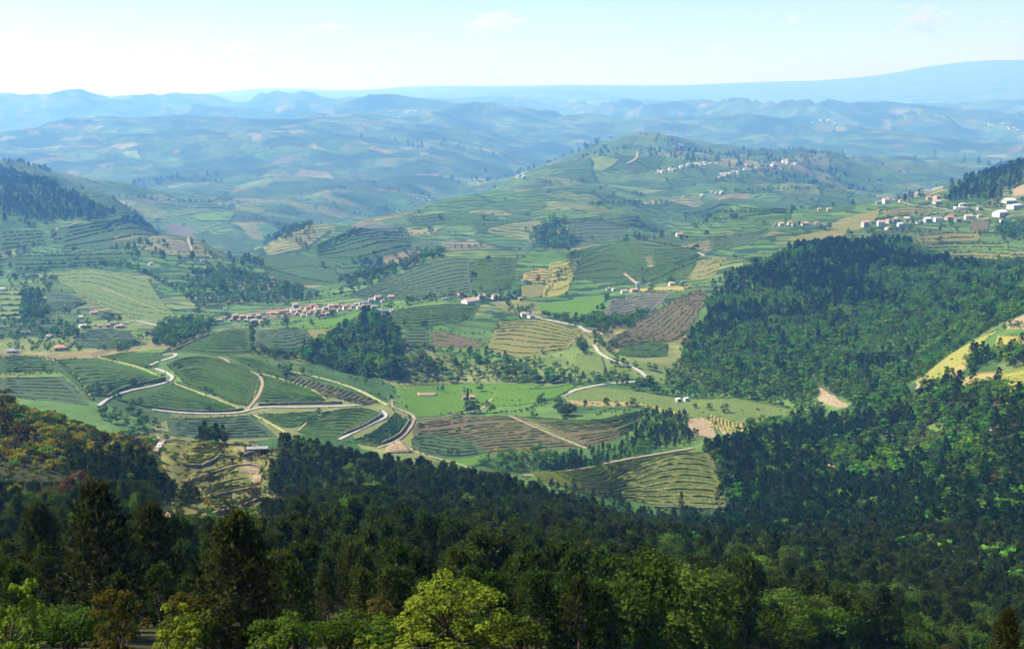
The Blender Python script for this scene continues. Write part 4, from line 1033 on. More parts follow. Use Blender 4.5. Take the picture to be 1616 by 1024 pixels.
# broken hedgerows and terrace banks between the plots, roughly along the contours
lw = rng.uniform(math.log(1120), math.log(5500), 420); uu = rng.uniform(-.43, .43, 420)
for a, b in zip(uu * np.exp(lw), np.exp(lw)):
    k_ = float(ratio(b)); gxz = float(Z(a + 15, b) - Z(a - 15, b)) / 30; gyz = float(Z(a, b + 15) - Z(a, b - 15)) / 30
    t = np.array([-gyz, gxz]); t = t / (np.hypot(*t) + 1e-6); t = t * np.sign(t[0] + 1e-9) + np.array([1.3, 0]); t /= np.hypot(*t)
    if rng.random() < .14: t = np.array([t[1], t[0]])
    n_ = int(rng.integers(6, 24)); ll = np.arange(n_) * 6.5 * k_
    cv = rng.normal(0, .0012) * ll ** 2 / k_
    hx, hy = a + t[0] * ll - t[1] * cv, b + t[1] * ll + t[0] * cv
    okh = free(hx, hy) & (rng.random(n_) < .85)
    if b < 1900 and any(inside(w_, np.array([a]), np.array([b]))[0] for w_ in WOODS): continue
    mx = dict(dark_bush=5, green_bush=1.5, oak_tree=.5) if rng.random() < .75 else dict(oak_tree=3, valley_tree=2, dark_bush=1)
    for q in range(n_):
        if okh[q]: grow(pick(mx), hx[q] + rng.normal(0, .8), hy[q] + rng.normal(0, .8), rng.uniform(.8, 1.25))
# shrubs inside the terraced clearing
x, y = jitter_grid(PLOT[:, 0].min(), PLOT[:, 0].max(), PLOT[:, 1].min(), PLOT[:, 1].max(), 3.6)
ok = inside(PLOT, x, y); x, y = x[ok], y[ok]
ORD = ['first', 'second', 'third', 'fourth', 'fifth', 'sixth', 'seventh', 'eighth', 'ninth', 'tenth', 'eleventh', 'twelfth', 'thirteenth', 'fourteenth', 'fifteenth', 'sixteenth', 'seventeenth', 'eighteenth', 'nineteenth', 'twentieth']
ORD += ['twenty-' + o for o in ORD[:9]] + ['thirtieth'] + ['thirty-' + o for o in ORD[:9]] + ['fortieth'] + ['forty-' + o for o in ORD[:9]] + ['fiftieth'] + ['fifty-' + o for o in ORD[:9]] + ['sixtieth'] + ['sixty-' + o for o in ORD[:9]] + ['seventieth']
fr_ = free(x, y)
for i in range(len(x)):
    if rng.random() < .33:
        inn = not fr_[i]
        if inn and rng.random() < .75: continue
        grow(pick(dict(yellow_bush=1.5, olive_tree=.5, green_bush=2, broom_bush=1.4, dark_bush=2)), x[i], y[i], .7 if inn else 1.0)
# far woods on the hazy hills, where the trees stand in patches
lw = rng.uniform(math.log(2000), math.log(8000), 8500); uu = rng.uniform(-.45, .45, 8500)
yy = np.exp(lw); xx = uu * yy
nn_ = fbm(xx / 900, yy / 900, 61, 4)
ok = nn_ > .22; ok &= free(xx, yy)
for a, b in zip(xx[ok], yy[ok]): grow(pick(dict(hill_pine=3, oak_tree=3, valley_tree=1.5)), a, b, 1.0 + .5 * float(sstep(4000, 9000, b)), 1.3)
# trees that stand out
def single(k, px_, py_, h, wf, label, group=None):
    p = W(px_, py_)[0]; place(k, p[0], p[1], h * float(ratio(p[1])), wf, label, group)
def near_tree(k, px_, d, top_py, wpx, label):
    """tree near the camera: column, distance, row of its tip, width in photo pixels"""
    x_, y_, z_ = ray(px_, top_py); xw = d * x_ / y_
    h = CAMZ + d * z_ / y_ - float(Z(xw, d)); w0 = {'hero_leafy': .8, 'hero_pine': .66, 'hero_olive': .66, 'hero_spring': .8}[k]
    place(k, xw, d, h, (wpx / FPX * d) / (h * w0), label)
kind('hero_spring', [broad(200 + k, 8500, 95, .42, .06, .0145, .55) for k in range(2)], LEAFY)
kind('hero_leafy', [broad(210, 4200, 60, .40, .03, .019, .6)], LEAFY)
kind('hero_olive', [broad(220, 3800, 55, .33, .03, .015, .55)], LEAFO)
kind('hero_pine', [pine(230 + k, 3600, .33, .06, .16) for k in range(2)], PINEN)
rng = np.random.default_rng(5)
near_tree('hero_spring', 708, 46, 908, 195, 'bright yellow green leafy tree at the bottom centre')
near_tree('hero_leafy', 10, 34, 885, 135, 'bright yellow green leafy bush at the lower left edge')
near_tree('hero_leafy', 268, 36, 945, 105, 'small yellow green leafy bush near the brown bush')
near_tree('hero_leafy', 412, 36, 995, 60, 'tiny yellow green leafy shoot under the large pine')
near_tree('hero_leafy', 585, 40, 1002, 80, 'low yellow green shrub left of the leafy tree')
near_tree('hero_olive', 182, 40, 908, 100, 'brownish olive bush between pine and yellow bush')
near_tree('hero_pine', 152, 74, 772, 165, 'large dark pine at the lower left')
near_tree('hero_pine', 372, 60, 815, 170, 'large dark pine with upright yellowish shoots')
near_tree('hero_pine', 238, 88, 800, 120, 'dark pine behind the large left pine')
near_tree('hero_pine', 448, 72, 872, 120, 'dark pine right of the pine with upright shoots')
near_tree('hero_pine', 60, 96, 800, 110, 'dark pine at the left edge behind the yellow bush')
near_tree('hero_pine', 1592, 40, 962, 70, 'young pine tip with yellowish shoots at the lower right corner')
near_tree('hero_pine', 560, 112, 858, 95, 'bare stemmed dark pine left of the leafy tree')
single('bright_tree', 545, 868, 12, 1.05, 'broad light green tree amid the central pines')
single('bright_tree', 588, 806, 11, 1.1, 'round bright green tree below the clearing edge')
single('bright_tree', 556, 764, 9.5, 1.0, 'green round tree near the wood rim')
single('bright_tree', 1190, 935, 10, 1.1, 'light green tree in the lower right wood')
single('bright_tree', 1226, 958, 9, 1.1, 'second light green tree in the lower right wood')
single('bright_tree', 1256, 1005, 8, 1.1, 'lowest light green tree in the lower right wood')
single('bright_tree', 336, 706, 3.6, 1.3, 'bright green bush above the round vine plot')
single('rusty_tree', 122, 808, 9, 1.1, 'rusty brown tree in the left wood')
single('rusty_tree', 1340, 868, 7, 1.1, 'rusty tinged tree in the dark valley')
single('oak_tree', 880, 650, 12, 1.3, 'large dark oak at the corner of the brown vineyard')
single('oak_tree', 896, 648, 8, 1.1, 'smaller oak touching the large corner oak')
single('oak_tree', 923, 645, 8, .8, 'slim oak on the bank, second group')
single('oak_tree', 957, 644, 9.5, 1.0, 'round oak in the middle of the bank')
single('oak_tree', 974, 644, 6.5, 1.0, 'small oak beside the round oak')
single('oak_tree', 998, 642, 8, 1.2, 'broad oak at the right end of the bank')
single('oak_tree', 1097, 644, 4.6, 1.4, 'left round bush on the pale meadow')
single('oak_tree', 1120, 647, 6, 1.3, 'middle round bush on the pale meadow')
single('olive_tree', 1144, 651, 7.5, 1.3, 'right brownish tree on the pale meadow')
single('cypress_tree', 738, 632, 11, .9, 'slim dark cypress beside the red house')
single('oak_tree', 749, 442, 10, 1.1, 'lone dark tree on the pale slope above the farm')
single('oak_tree', 770, 412, 7, 1.5, 'low dark tree on the hill crest')
single('oak_tree', 170, 362, 11, 1.1, 'lone tree with long shadow on the left terraces')
single('oak_tree', 85, 378, 15, 1.2, 'dark tree group beside the pale track')
single('oak_tree', 1002, 373, 9, .9, 'single tree on the round hill top')
single('oak_tree', 942, 228, 18, 1.3, 'lone tree left of the distant peak')
single('hill_pine', 1427, 318, 12, 1.0, 'dark tree beside the house on the saddle')
single('oak_tree', 172, 512, 14, 1.2, 'tall dark tree above the left hamlet')
single('oak_tree', 186, 510, 11, 1.2, 'dark tree right of the tall one in the left hamlet')
single('oak_tree', 312, 498, 13, 1.2, 'big dark tree at the start of the village')
single('hill_pine', 575, 525, 18, 1.2, 'tall dark tree in the valley wood')

# ------------------------------------------------------------------ which plants show, and how large
names = {'pine_tree': 'pine_tree', 'hill_pine': 'pine_tree', 'hero_pine': 'pine_tree', 'pine_mid': 'pine_tree', 'oak_mid': 'broadleaf_tree', 'olive_mid': 'broadleaf_tree', 'oak_tree': 'broadleaf_tree', 'valley_tree': 'broadleaf_tree', 'bright_tree': 'broadleaf_tree',
         'olive_tree': 'broadleaf_tree', 'rusty_tree': 'broadleaf_tree', 'hero_spring': 'broadleaf_tree', 'hero_leafy': 'bush', 'bush_mid': 'bush', 'hero_olive': 'bush', 'broom_bush': 'bush', 'green_bush': 'bush',
         'dark_bush': 'bush', 'yellow_bush': 'bush', 'cypress_tree': 'cypress_tree'}
PLX = np.array([p[2:7] for p in PL]); order = np.argsort(PLX[:, 1])
cx, cy = proj(PLX[:, 0], PLX[:, 1], PLX[:, 2] + PLX[:, 3] * .55)
hh = PLX[:, 3] * FPX / PLX[:, 1] / 4; ww = hh * .36 * PLX[:, 4]
BUF = np.zeros((256, 404), bool); show = np.zeros(len(PL))
for i in order:
    a, b = cx[i] / 4, cy[i] / 4; rh, rw = hh[i] * .45, max(ww[i] * .8, .5)
    x0, x1, y0, y1 = int(max(0, a - rw)), int(min(404, a + rw + 1)), int(max(0, b - rh)), int(min(256, b + rh + 1))
    if x1 <= x0 or y1 <= y0: continue
    s = BUF[y0:y1, x0:x1]; show[i] = (~s).sum()
    if rh > 1 and rw > 1:
        gy_, gx_ = np.mgrid[y0:y1, x0:x1]; BUF[y0:y1, x0:x1] |= ((gx_ + .5 - a) / rw) ** 2 + ((gy_ + .5 - b) / rh) ** 2 < 1
cand = np.argsort(-show)[:2600]
tx, ty = proj(PLX[cand, 0], PLX[cand, 1], PLX[cand, 2] + PLX[cand, 3] * .8)
vis = np.zeros(len(cand), bool)
for k in range(0, len(cand), 200):
    s = slice(k, k + 200); w = W(tx[s], ty[s]); vis[s] = w[:, 1] > PLX[cand[s], 1] * .985
limit = {'pine_tree': 300, 'broadleaf_tree': 300, 'bush': 160, 'cypress_tree': 9}; single_out = set(i for i, p in enumerate(PL) if p[8])
count = {}
for i in single_out: count[names[PL[i][0]]] = count.get(names[PL[i][0]], 0) + 1
for k, i in enumerate(cand):
    n = names[PL[i][0]]
    if i in single_out or not vis[k] or show[i] < 1 or count.get(n, 0) >= limit[n]: continue
    count[n] = count.get(n, 0) + 1; single_out.add(int(i))
def where(i):
    a, b, d = cx[i], cy[i], PLX[i, 1]
    if d < 640 and not (a > 1130 and d > 520):
        if a < 260 and b < 770: return 'on the scrubby left slope'
        if 230 < a < 460 and 680 < b < 820: return 'in the terraced clearing'
        col = 'lower left' if a < 480 else 'bottom centre' if a < 900 else 'lower right'
        if d < 150: return 'among the foremost trees at ' + col
        if d < 300: return 'halfway down the near slope at ' + col
        if d < 430: return 'in the dense near wood, ' + ('left part' if a < 480 else 'central part' if a < 900 else 'right part')
        return 'on the rim of the near wood, ' + ('left part' if a < 480 else 'central part' if a < 900 else 'right part')
    if a > 1050 and d < 1000 and b > 610: return 'in the dark wooded valley at right' if b > 740 else 'on the bushy right slope'
    if a > 1040 and 1000 <= d < 1850: return 'on the wooded hill across the valley'
    if a > 1400: return 'beside the hillside village at right'
    if d < 1200: return 'on the valley floor beside the fields'
    if d < 2000: return 'around the village across the valley'
    return 'on the hazy hills beyond the village'
look = dict(pine_tree='dark green pine', pine_mid='dark green pine', oak_mid='dark leafy tree', olive_mid='olive tinged leafy tree', hill_pine='dark bluish pine', hero_pine='dark pine', oak_tree='dark leafy tree', valley_tree='mid green leafy tree', bright_tree='bright green tree', olive_tree='olive tinged leafy tree',
            rusty_tree='rusty brown tree', bush_mid='dark green bush', broom_bush='yellow flowering broom bush', green_bush='fresh green bush', dark_bush='dark green bush', yellow_bush='yellow green bush', cypress_tree='dark cypress', hero_spring='leafy tree', hero_leafy='leafy bush', hero_olive='olive bush')
GRP = {}
for i in sorted(single_out):
    k, v, x_, y_, z_, h, wf, rz, lb, gp = PL[i]
    cm, tm, jm = KINDS[k][v]
    e = empty(names[k], (x_, y_, z_ - .05), rz); e.scale = (h * wf, h * wf, h)
    obj('crown', cm, e); obj('trunk', tm, e)
    n = names[k]
    if lb: tag(e, lb, {'pine_tree': 'pine', 'broadleaf_tree': 'tree', 'bush': 'bush', 'cypress_tree': 'cypress'}[n], 'conspicuous trees and bushes')
    else:
        wl = where(i); GRP.setdefault((k, wl), []).append((cx[i], cy[i], e)); tag(e, look[k] + ' ' + wl, {'pine_tree': 'pine', 'broadleaf_tree': 'tree', 'bush': 'bush', 'cypress_tree': 'cypress'}[n], look[k] + 's ' + wl)
# say which one by the nearest thing one can find in the view
MARKS = [('the yellow-green leafy tree', 708, 960), ('the left yellow-green bush', 20, 960), ('the brown bush', 182, 965), ('the shoot-tipped pine', 372, 905), ('the large left pine', 152, 850), ('the rusty tree', 122, 785), ('the grey shed', 406, 706),
         ('the parked pickup', 251, 703), ('the broad light green tree', 545, 835), ('the round bright tree', 588, 780), ('the knoll vineyard', 1000, 770), ('the tan track end', 1150, 815), ('the light lower right tree', 1226, 935), ('the lowest light green tree', 1256, 985),
         ('the bare earth scar', 1315, 628), ('the sunlit ridge', 1500, 585), ('the pale forest track', 1570, 678), ('the low forest track', 1530, 765), ('the corner pine tip', 1592, 985), ('the brown vineyards', 830, 690), ('the red house', 745, 628), ('the long white farm', 745, 470),
         ('the valley village', 480, 490), ('the hillside village', 1450, 348), ('the right edge vineyard', 1600, 600), ('the brown terraced slope', 1040, 505), ('the bright meadow', 700, 635), ('the pale meadow', 1180, 650), ('the left hamlet', 165, 512), ('the white road bend', 270, 597),
         ('the terraced clearing', 340, 760), ('the orange roofed house', 97, 549), ('the round hill top', 960, 410), ('the distant peak', 1000, 215), ('the oak row', 960, 640), ('the left road fork', 390, 648)]
MK = np.array([m_[1:] for m_ in MARKS], float)
SAY = {}
for (k, wl), ls in GRP.items():
    for a, b, e in ls:
        j = int(np.argmin(np.hypot(MK[:, 0] - a, MK[:, 1] - b))); dx, dy = a - MK[j, 0], b - MK[j, 1]
        h_ = 'left' if dx < 0 else 'right'; v_ = 'upper' if dy < 0 else 'lower'
        dr = ('to the ' + h_ + ' of') if abs(dx) > 2.2 * abs(dy) else (('above' if dy < 0 else 'below') if abs(dy) > 2.2 * abs(dx) else 'to the ' + v_ + ' ' + h_ + ' of')
        SAY.setdefault((look[k], dr, MARKS[j][0]), []).append((math.hypot(dx, dy), e))
for (lk, dr, mk), ls in SAY.items():
    ls.sort(key=lambda t: t[0])
    for j, (d_, e) in enumerate(ls):
        e['label'] = '%s %s %s' % (lk, dr, mk) + ('' if len(ls) == 1 else ', closest of them' if j == 0 else ', %s closest' % ORD[min(j, len(ORD) - 1)])
# the rest of the woods as masses
def mass(name, label, idx, keys):
    src = bpy.data.collections.new(name + '_sources')
    ids = {}
    for k in keys:
        for v, (cm, tm, jm) in enumerate(KINDS[k]):
            o = bpy.data.objects.new('source_%03d' % len(ids), jm); src.objects.link(o); ids[(k, v)] = len(ids)
    pts = np.array([[PL[i][2], PL[i][3], PL[i][4] - .05] for i in idx])
    me = bpy.data.meshes.new(name); me.vertices.add(len(pts)); me.vertices.foreach_set('co', pts.astype(np.float32).ravel())
    me.attributes.new('which', 'INT', 'POINT').data.foreach_set('value', np.array([ids[(PL[i][0], PL[i][1])] for i in idx], np.int32))
    me.attributes.new('turn', 'FLOAT_VECTOR', 'POINT').data.foreach_set('vector', np.array([[0, 0, PL[i][7]] for i in idx], np.float32).ravel())
    me.attributes.new('size', 'FLOAT_VECTOR', 'POINT').data.foreach_set('vector', np.array([[PL[i][5] * PL[i][6]] * 2 + [PL[i][5]] for i in idx], np.float32).ravel())
    ng = bpy.data.node_groups.new(name, 'GeometryNodeTree')
    ng.interface.new_socket('Geometry', in_out='INPUT', socket_type='NodeSocketGeometry'); ng.interface.new_socket('Geometry', in_out='OUTPUT', socket_type='NodeSocketGeometry')
    gi, go = ng.nodes.new('NodeGroupInput'), ng.nodes.new('NodeGroupOutput')
    ci = ng.nodes.new('GeometryNodeCollectionInfo'); ci.inputs['Collection'].default_value = src
    ci.inputs['Separate Children'].default_value = True; ci.inputs['Reset Children'].default_value = True
    ip = ng.nodes.new('GeometryNodeInstanceOnPoints'); ip.inputs['Pick Instance'].default_value = True
    def attr(nm, ty):
        a = ng.nodes.new('GeometryNodeInputNamedAttribute'); a.data_type = ty; a.inputs['Name'].default_value = nm
        return [o for o in a.outputs if o.enabled and o.name == 'Attribute'][0]
    er = ng.nodes.new('FunctionNodeEulerToRotation')
    L_ = ng.links.new
    L_(gi.outputs[0], ip.inputs['Points']); L_(ci.outputs[0], ip.inputs['Instance']); L_(attr('which', 'INT'), ip.inputs['Instance Index'])
    L_(attr('turn', 'FLOAT_VECTOR'), er.inputs[0]); L_(er.outputs[0], ip.inputs['Rotation']); L_(attr('size', 'FLOAT_VECTOR'), ip.inputs['Scale'])
    L_(ip.outputs[0], go.inputs[0])
    o = obj(name, me); md = o.modifiers.new('scatter', 'NODES'); md.node_group = ng
    tag(o, label, kind='stuff')
rest = [i for i in range(len(PL)) if i not in single_out]
print('plants', len(PL), 'singled out', len(single_out), count)
PK = ['pine_tree', 'hill_pine', 'cypress_tree', 'pine_mid']; BK = ['oak_mid', 'olive_mid', 'oak_tree', 'valley_tree', 'bright_tree', 'olive_tree', 'rusty_tree']; SK = ['bush_mid', 'broom_bush', 'green_bush', 'dark_bush', 'yellow_bush']
mass('pine_forest', 'dense dark pine forest covering the near slope and the hill', [i for i in rest if PL[i][0] in PK], PK)
mass('broadleaf_woods', 'mixed green broadleaf woods along the valley and hills', [i for i in rest if PL[i][0] in BK], BK)
mass('scrub_vegetation', 'bushes and hedges between the fields and woods', [i for i in rest if PL[i][0] in SK], SK)

# ------------------------------------------------------------------ houses
WALLS = dict(white=plain_mat('white_render', (.62, .60, .56), .9, .12), cream=plain_mat('cream_render', (.52, .43, .30), .9, .15), grey=plain_mat('grey_render', (.36, .36, .35), .9, .2), pink=plain_mat('pink_render', (.50, .32, .26), .9, .15), stone=plain_mat('granite_wall', (.30, .27, .23), .95, .4))
def tile_mat(name, c):
    m, nt, out = new_mat(name); p = N(nt, 'ShaderNodeTexCoord').outputs['Object']
    w = N(nt, 'ShaderNodeTexWave', i_Scale=9.0, i_Distortion=.6); nt.links.new(p, w.inputs['Vector'])
    a = NOISE(nt, p, 2.5, 4, .7)
    col = MIX(nt, 1.0, (*c, 1), RAMP(nt, a, [(.2, (.6, .62, .65)), (.8, (1.2, 1.15, 1.1))]), 'MULTIPLY')
    BSDF(nt, out, col, .85, .2, w.outputs['Fac'], .4, .1); return m
ROOFS = dict(tile=tile_mat('terracotta_tiles', (.34, .18, .11)), pale=tile_mat('weathered_pale_tiles', (.40, .30, .22)), pinkish=tile_mat('pinkish_tiles', (.40, .25, .19)), grey=tile_mat('grey_sheet', (.20, .20, .205)), white=tile_mat('white_sheet', (.55, .55, .54)))
GLASS = plain_mat('dark_window_glass', (.03, .035, .045), .25, .2, 1, .5)
WOODM = plain_mat('painted_door', (.16, .10, .06), .7, .2)
def box(x0, x1, y0, y1, z0, z1):
    v = [(x0, y0, z0), (x1, y0, z0), (x1, y1, z0), (x0, y1, z0), (x0, y0, z1), (x1, y0, z1), (x1, y1, z1), (x0, y1, z1)]
    return v, [(0, 3, 2, 1), (4, 5, 6, 7), (0, 1, 5, 4), (1, 2, 6, 5), (2, 3, 7, 6), (3, 0, 4, 7)]
def boxes(name, bs, m):
    v, f = [], []
    for b in bs:
        a, c = box(*b); f += [tuple(i + len(v) for i in q) for q in c]; v += a
    return mesh(name, v, f, m)
CACHE = {}
def house(p, w, dp, h, rz, wall_c, roof_c, label, group, style='gable', detail=True, name='house'):
    w, dp, h = (round(t * 2) / 2 for t in (w, dp, h)); h = max(h, 2.5); dp = max(dp, 3); w = max(w, 4)
    key = (w, dp, h, wall_c, roof_c, style)
    if key not in CACHE:
        a, b = w / 2, dp / 2; rh = dp * (.26 if style == 'gable' else .22); o = .45; parts = {}
        if style == 'flat':
            parts['wall'] = boxes('wall', [(-a, a, -b, b, -2.5, h)], WALLS[wall_c])
            parts['roof'] = boxes('roof', [(-a - .2, a + .2, -b - .2, b + .2, h + .003, h + .4)], ROOFS[roof_c])
        elif style == 'gable':
            v = [(-a, -b, -2.5), (a, -b, -2.5), (a, b, -2.5), (-a, b, -2.5), (-a, -b, h), (a, -b, h), (a, b, h), (-a, b, h), (-a, 0, h + rh), (a, 0, h + rh)]
            parts['wall'] = mesh('wall', v, [(0, 3, 2, 1), (0, 1, 5, 4), (2, 3, 7, 6), (1, 2, 6, 9, 5), (3, 0, 4, 8, 7)], WALLS[wall_c])
            t, s = .22, rh / b
            v = []
            for x_ in (-a - o, a + o):
                v += [(x_, -b - o, h - o * s + .03), (x_, 0, h + rh + .03), (x_, b + o, h - o * s + .03), (x_, b + o, h - o * s + .03 + t), (x_, 0, h + rh + .03 + t), (x_, -b - o, h - o * s + .03 + t)]
            parts['roof'] = mesh('roof', v, [(0, 1, 4, 5), (1, 2, 3, 4), (6, 11, 10, 7), (7, 10, 9, 8), (0, 6, 7, 1), (1, 7, 8, 2), (5, 4, 10, 11), (4, 3, 9, 10), (0, 5, 11, 6), (2, 8, 9, 3)], ROOFS[roof_c])
        else:
            parts['wall'] = boxes('wall', [(-a, a, -b, b, -2.5, h)], WALLS[wall_c])
            r = max(.2, a - b)
            v = [(-a - o, -b - o, h - .1), (a + o, -b - o, h - .1), (a + o, b + o, h - .1), (-a - o, b + o, h - .1), (-r, 0, h + rh), (r, 0, h + rh)]
            v += [(x_, y_, z_ - .2) for x_, y_, z_ in v[:4]]
            parts['roof'] = mesh('roof', v, [(0, 1, 5, 4), (1, 2, 5), (2, 3, 4, 5), (3, 0, 4), (6, 9, 8, 7), (0, 6, 7, 1), (1, 7, 8, 2), (2, 8, 9, 3), (3, 9, 6, 0)], ROOFS[roof_c])
        wins = []
        if detail:
            fl = max(1, int(h / 2.7)); nwin = max(2, int(w / 3.2))
            for k in range(fl):
                for j in range(nwin):
                    xx_ = -a + w * (j + .5) / nwin; zz_ = .9 + k * 2.7
                    if k == 0 and j == nwin // 2: continue
                    wins.append((xx_, zz_))
        CACHE[key] = (parts, wins, boxes('window', [(-.5, .5, -b - .06, -b + .05, 0, 1.3)], GLASS) if detail else None, boxes('door', [(-.55, .55, -b - .05, -b + .05, -.2, 2.05)], WOODM) if detail else None,
                      boxes('chimney', [(a * .45, a * .45 + .8, -.4, .4, h + rh * .5, h + rh + .9)], WALLS[wall_c]))
    parts, wins, wm, dm_, cm = CACHE[key]
    e = empty(name, (p[0], p[1], p[2] + .3), rz)
    obj('wall', parts['wall'], e); rf = obj('roof', parts['roof'], e)
    if style != 'flat': obj('chimney', cm, rf)
    if detail:
        for (a, b) in wins: obj('window', wm, e, (a, 0, b))
        nwin = max(2, int(w / 3.2)); obj('door', dm_, e, (-w / 2 + w * (nwin // 2 + .5) / nwin, 0, 0))
    return tag(e, label, 'house' if name == 'house' else name.replace('_', ' '), group)
RN = dict(tile='terracotta tiled', pale='pale tiled', pinkish='pinkish tiled', grey='grey', white='white')
WN = dict(white='white', cream='cream', grey='grey', pink='pink', stone='stone')
def village(lst, where_, group, sun_rot=.35, detail=True, k=1.0):
    lst = sorted(lst, key=lambda t: t[0])
    for i, t in enumerate(lst):
        a, b, wpx = t[:3]; wc = t[3] if len(t) > 3 else pick(dict(white=5, cream=2, grey=1.5, stone=1)); rc = t[4] if len(t) > 4 else pick(dict(tile=3, pale=4, pinkish=2))
        st_ = t[5] if len(t) > 5 else pick(dict(gable=3, hip=2)); hr = t[6] if len(t) > 6 else rng.uniform(.4, .62)
        p = W(a, b)[0]; w = wpx / FPX * p[1] * k * .7
        house(p, w, min(w * rng.uniform(.65, .9), 14), w * hr if w < 18 else min(w * hr, 8.5), sun_rot + rng.normal(0, .22), wc, rc,
              '%s house, %s roof, %s from left %s' % (WN[wc], RN[rc], ORD[i], where_), group, st_, detail)
village([(303,508,8),(310,508,11,'cream','pale'),(319,512,8,'grey','pale'),(326,510,9,'cream'),(338,509,14,'grey','pale'),(348,508,9,'white','pale'),(357,504,7,'white','pale'),(371,503,15,'stone','pale'),(383,503,12,'cream','pinkish'),(394,503,12),(400,509,12,'pink','pale'),(408,501,11),(412,509,9),(424,497,8,'white','pale'),(430,497,10,'pink','pinkish'),(443,496,14,'pink','tile'),
         (452,492,10,'white','pale'),(463,494,12,'white','pale'),(466,484,12,'grey','pale'),(472,492,12,'white','pinkish'),(480,495,9,'cream','tile'),(485,489,11,'pink','tile'),(487,498,9,'white','tile'),(494,486,13,'pink','tile'),(502,492,11,'grey','pinkish'),(507,499,10),(513,489,12),(516,498,10,'grey','pale'),(522,486,12),(531,486,11,'pink','tile'),(545,488,12),(552,491,9,'cream','tile'),(562,482,10,'white','pale'),(570,481,10,'white','grey'),(578,480,10,'white','grey'),(586,476,12,'white','pinkish'),
         (596,473,14,'white','tile'),(590,488,12,'white','grey'),(600,495,16,'white','grey'),(610,494,10,'grey','grey'),(618,493,8,'white','pale'),(617,472,12,'grey','pinkish'),(456,497,8),(460,490,8),(468,497,8),(475,488,8),(478,500,8),(490,494,8),(497,497,8),(499,488,9),(510,494,8),(519,493,8),(526,491,8),(535,491,8),(538,485,8),(548,484,8),(556,486,8),(566,487,8),(573,485,7),(582,484,8),(604,477,8),(437,497,8),(417,504,8),(376,508,8),(388,508,8),(364,507,7),(330,504,7)], 'in the long valley village', 'houses of the long valley village')
village([(702,474,10,'white','grey'),(728,470,18,'white','pinkish','gable',.35),(742,478,34,'white','pale','gable',.16),(760,471,15,'white','pinkish','gable',.4),(782,472,18,'white','pinkish','gable',.35),(808,470,9,'stone','grey'),(821,474,9,'stone','pale')], 'at the long white farm', 'farm buildings above the valley')
village([(826,500,11,'white','pale','gable',.7),(838,502,14,'white','grey','gable',.25)], 'by the upper valley road', 'houses by the upper valley road')
village([(985,462,14,'white','pinkish','gable',.25),(1000,460,16,'pink','pinkish','gable',.25),(1006,452,7,'white','white','flat',1.2),(968,459,6,'white','white','flat',.7),(959,458,6,'white','tile')], 'at the pink roofed farm', 'farm beside the plum vineyard')
village([(1060,450,13,'white','pale','gable',.35),(1080,447,12,'grey','grey','flat',.2)], 'above the straw strip', 'houses above the straw strip')
village([(745,630,12,'pink','pinkish','gable',.5),(733,631,7,'stone','tile','gable',.4)], 'in the bright valley meadow', 'red farm in the meadow')
village([(1070,634,12,'grey','white','flat',.3),(1083,633,8,'white','white','flat',.2)], 'on the pale meadow by the wood', 'sheds on the pale meadow')
village([(20,557,22,'grey','grey','hip',.25),(97,553,27,'stone','tile','hip',.3)], 'beside the left vineyards', 'houses beside the left vineyards')
village([(40,528,18,'grey','grey','gable',.3),(76,534,15,'white','pale','gable',.25),(128,503,7,'white','white'),(148,496,16,'pink','pinkish','gable',.3),(131,517,16,'white','white','flat',.2),(158,517,6,'white'),(171,516,9,'cream','pale'),(184,518,9,'white','pale'),(192,518,11,'pink','pale')], 'in the left hamlet', 'houses of the left hamlet')
village([(5,460,12,'white','pale'),(238,418,9,'white','pale','gable',.35),(319,413,8,'white','tile','gable',.3),(395,451,8,'white','pale','gable',.3),(430,441,8,'white','tile','gable',.3),(355,490,7)], 'scattered on the left hill', 'lone houses on the left hill')
village([(1365,358,15,'grey','pinkish','gable',.7),(1390,356,15,'white','pinkish','gable',.55),(1402,352,13,'cream','pale'),(1402,363,14,'white','tile','gable',.35),(1413,350,13,'cream','pale'),(1420,357,11,'white','white','gable',.5),(1432,351,16,'white','pale','gable',.55),(1450,353,13,'white','white','flat',.3),(1463,351,17,'grey','white','gable',.5),(1480,350,17,'white','grey','gable',.45),(1498,348,18,'stone','tile','gable',.4),(1510,350,15,'stone','grey','gable',.4),(1528,346,16,'white','pale','gable',.45),(1545,343,8),(1583,354,14,'white','pinkish','flat',.65)], 'in the lower hillside row', 'lower row of the hillside village')
village([(1386,322,11,'stone','grey'),(1398,321,15,'white','pinkish','gable',.6),(1421,319,9,'cream','tile'),(1466,315,11,'pink','tile','gable',.4),(1478,314,14,'pink','tile','gable',.4),(1478,322,16,'grey','pale','gable',.35),(1517,330,30,'white','white','flat',.12),(1520,326,16,'white','pale','gable',.3),(1545,331,12,'grey','grey'),(1578,340,38,'white','white','gable',.2),(1592,320,26,'grey','white','gable',.2),(1602,328,40,'white','white','flat',.16)], 'in the upper hillside row', 'upper row of the hillside village')
village([(1222,358,9,'white','grey'),(1233,357,10,'cream','pale'),(1246,355,10,'white','tile'),(1252,357,7,'cream','tile','flat',.8),(1270,356,14,'white','pinkish','gable',.4),(1288,354,9,'stone','pale'),(1072,373,14,'white','tile','gable',.4),(1293,332,8,'pink','pale'),(1308,333,9,'pink','pale')], 'by the hillside road', 'houses along the hillside road')
def far_village(pts, n, wpx, where_, group):
    q = resample(pts, 40); ls = []
    for k in range(n):
        c = q[int(rng.integers(40))]; ls.append((c[0] + rng.normal(0, 2), c[1] + rng.normal(0, 1.6), wpx * rng.uniform(.7, 1.25), pick(dict(white=6, cream=2)), pick(dict(pale=3, pinkish=2, white=1)), 'hip'))
    village(ls, where_, group, .3, False, .95)
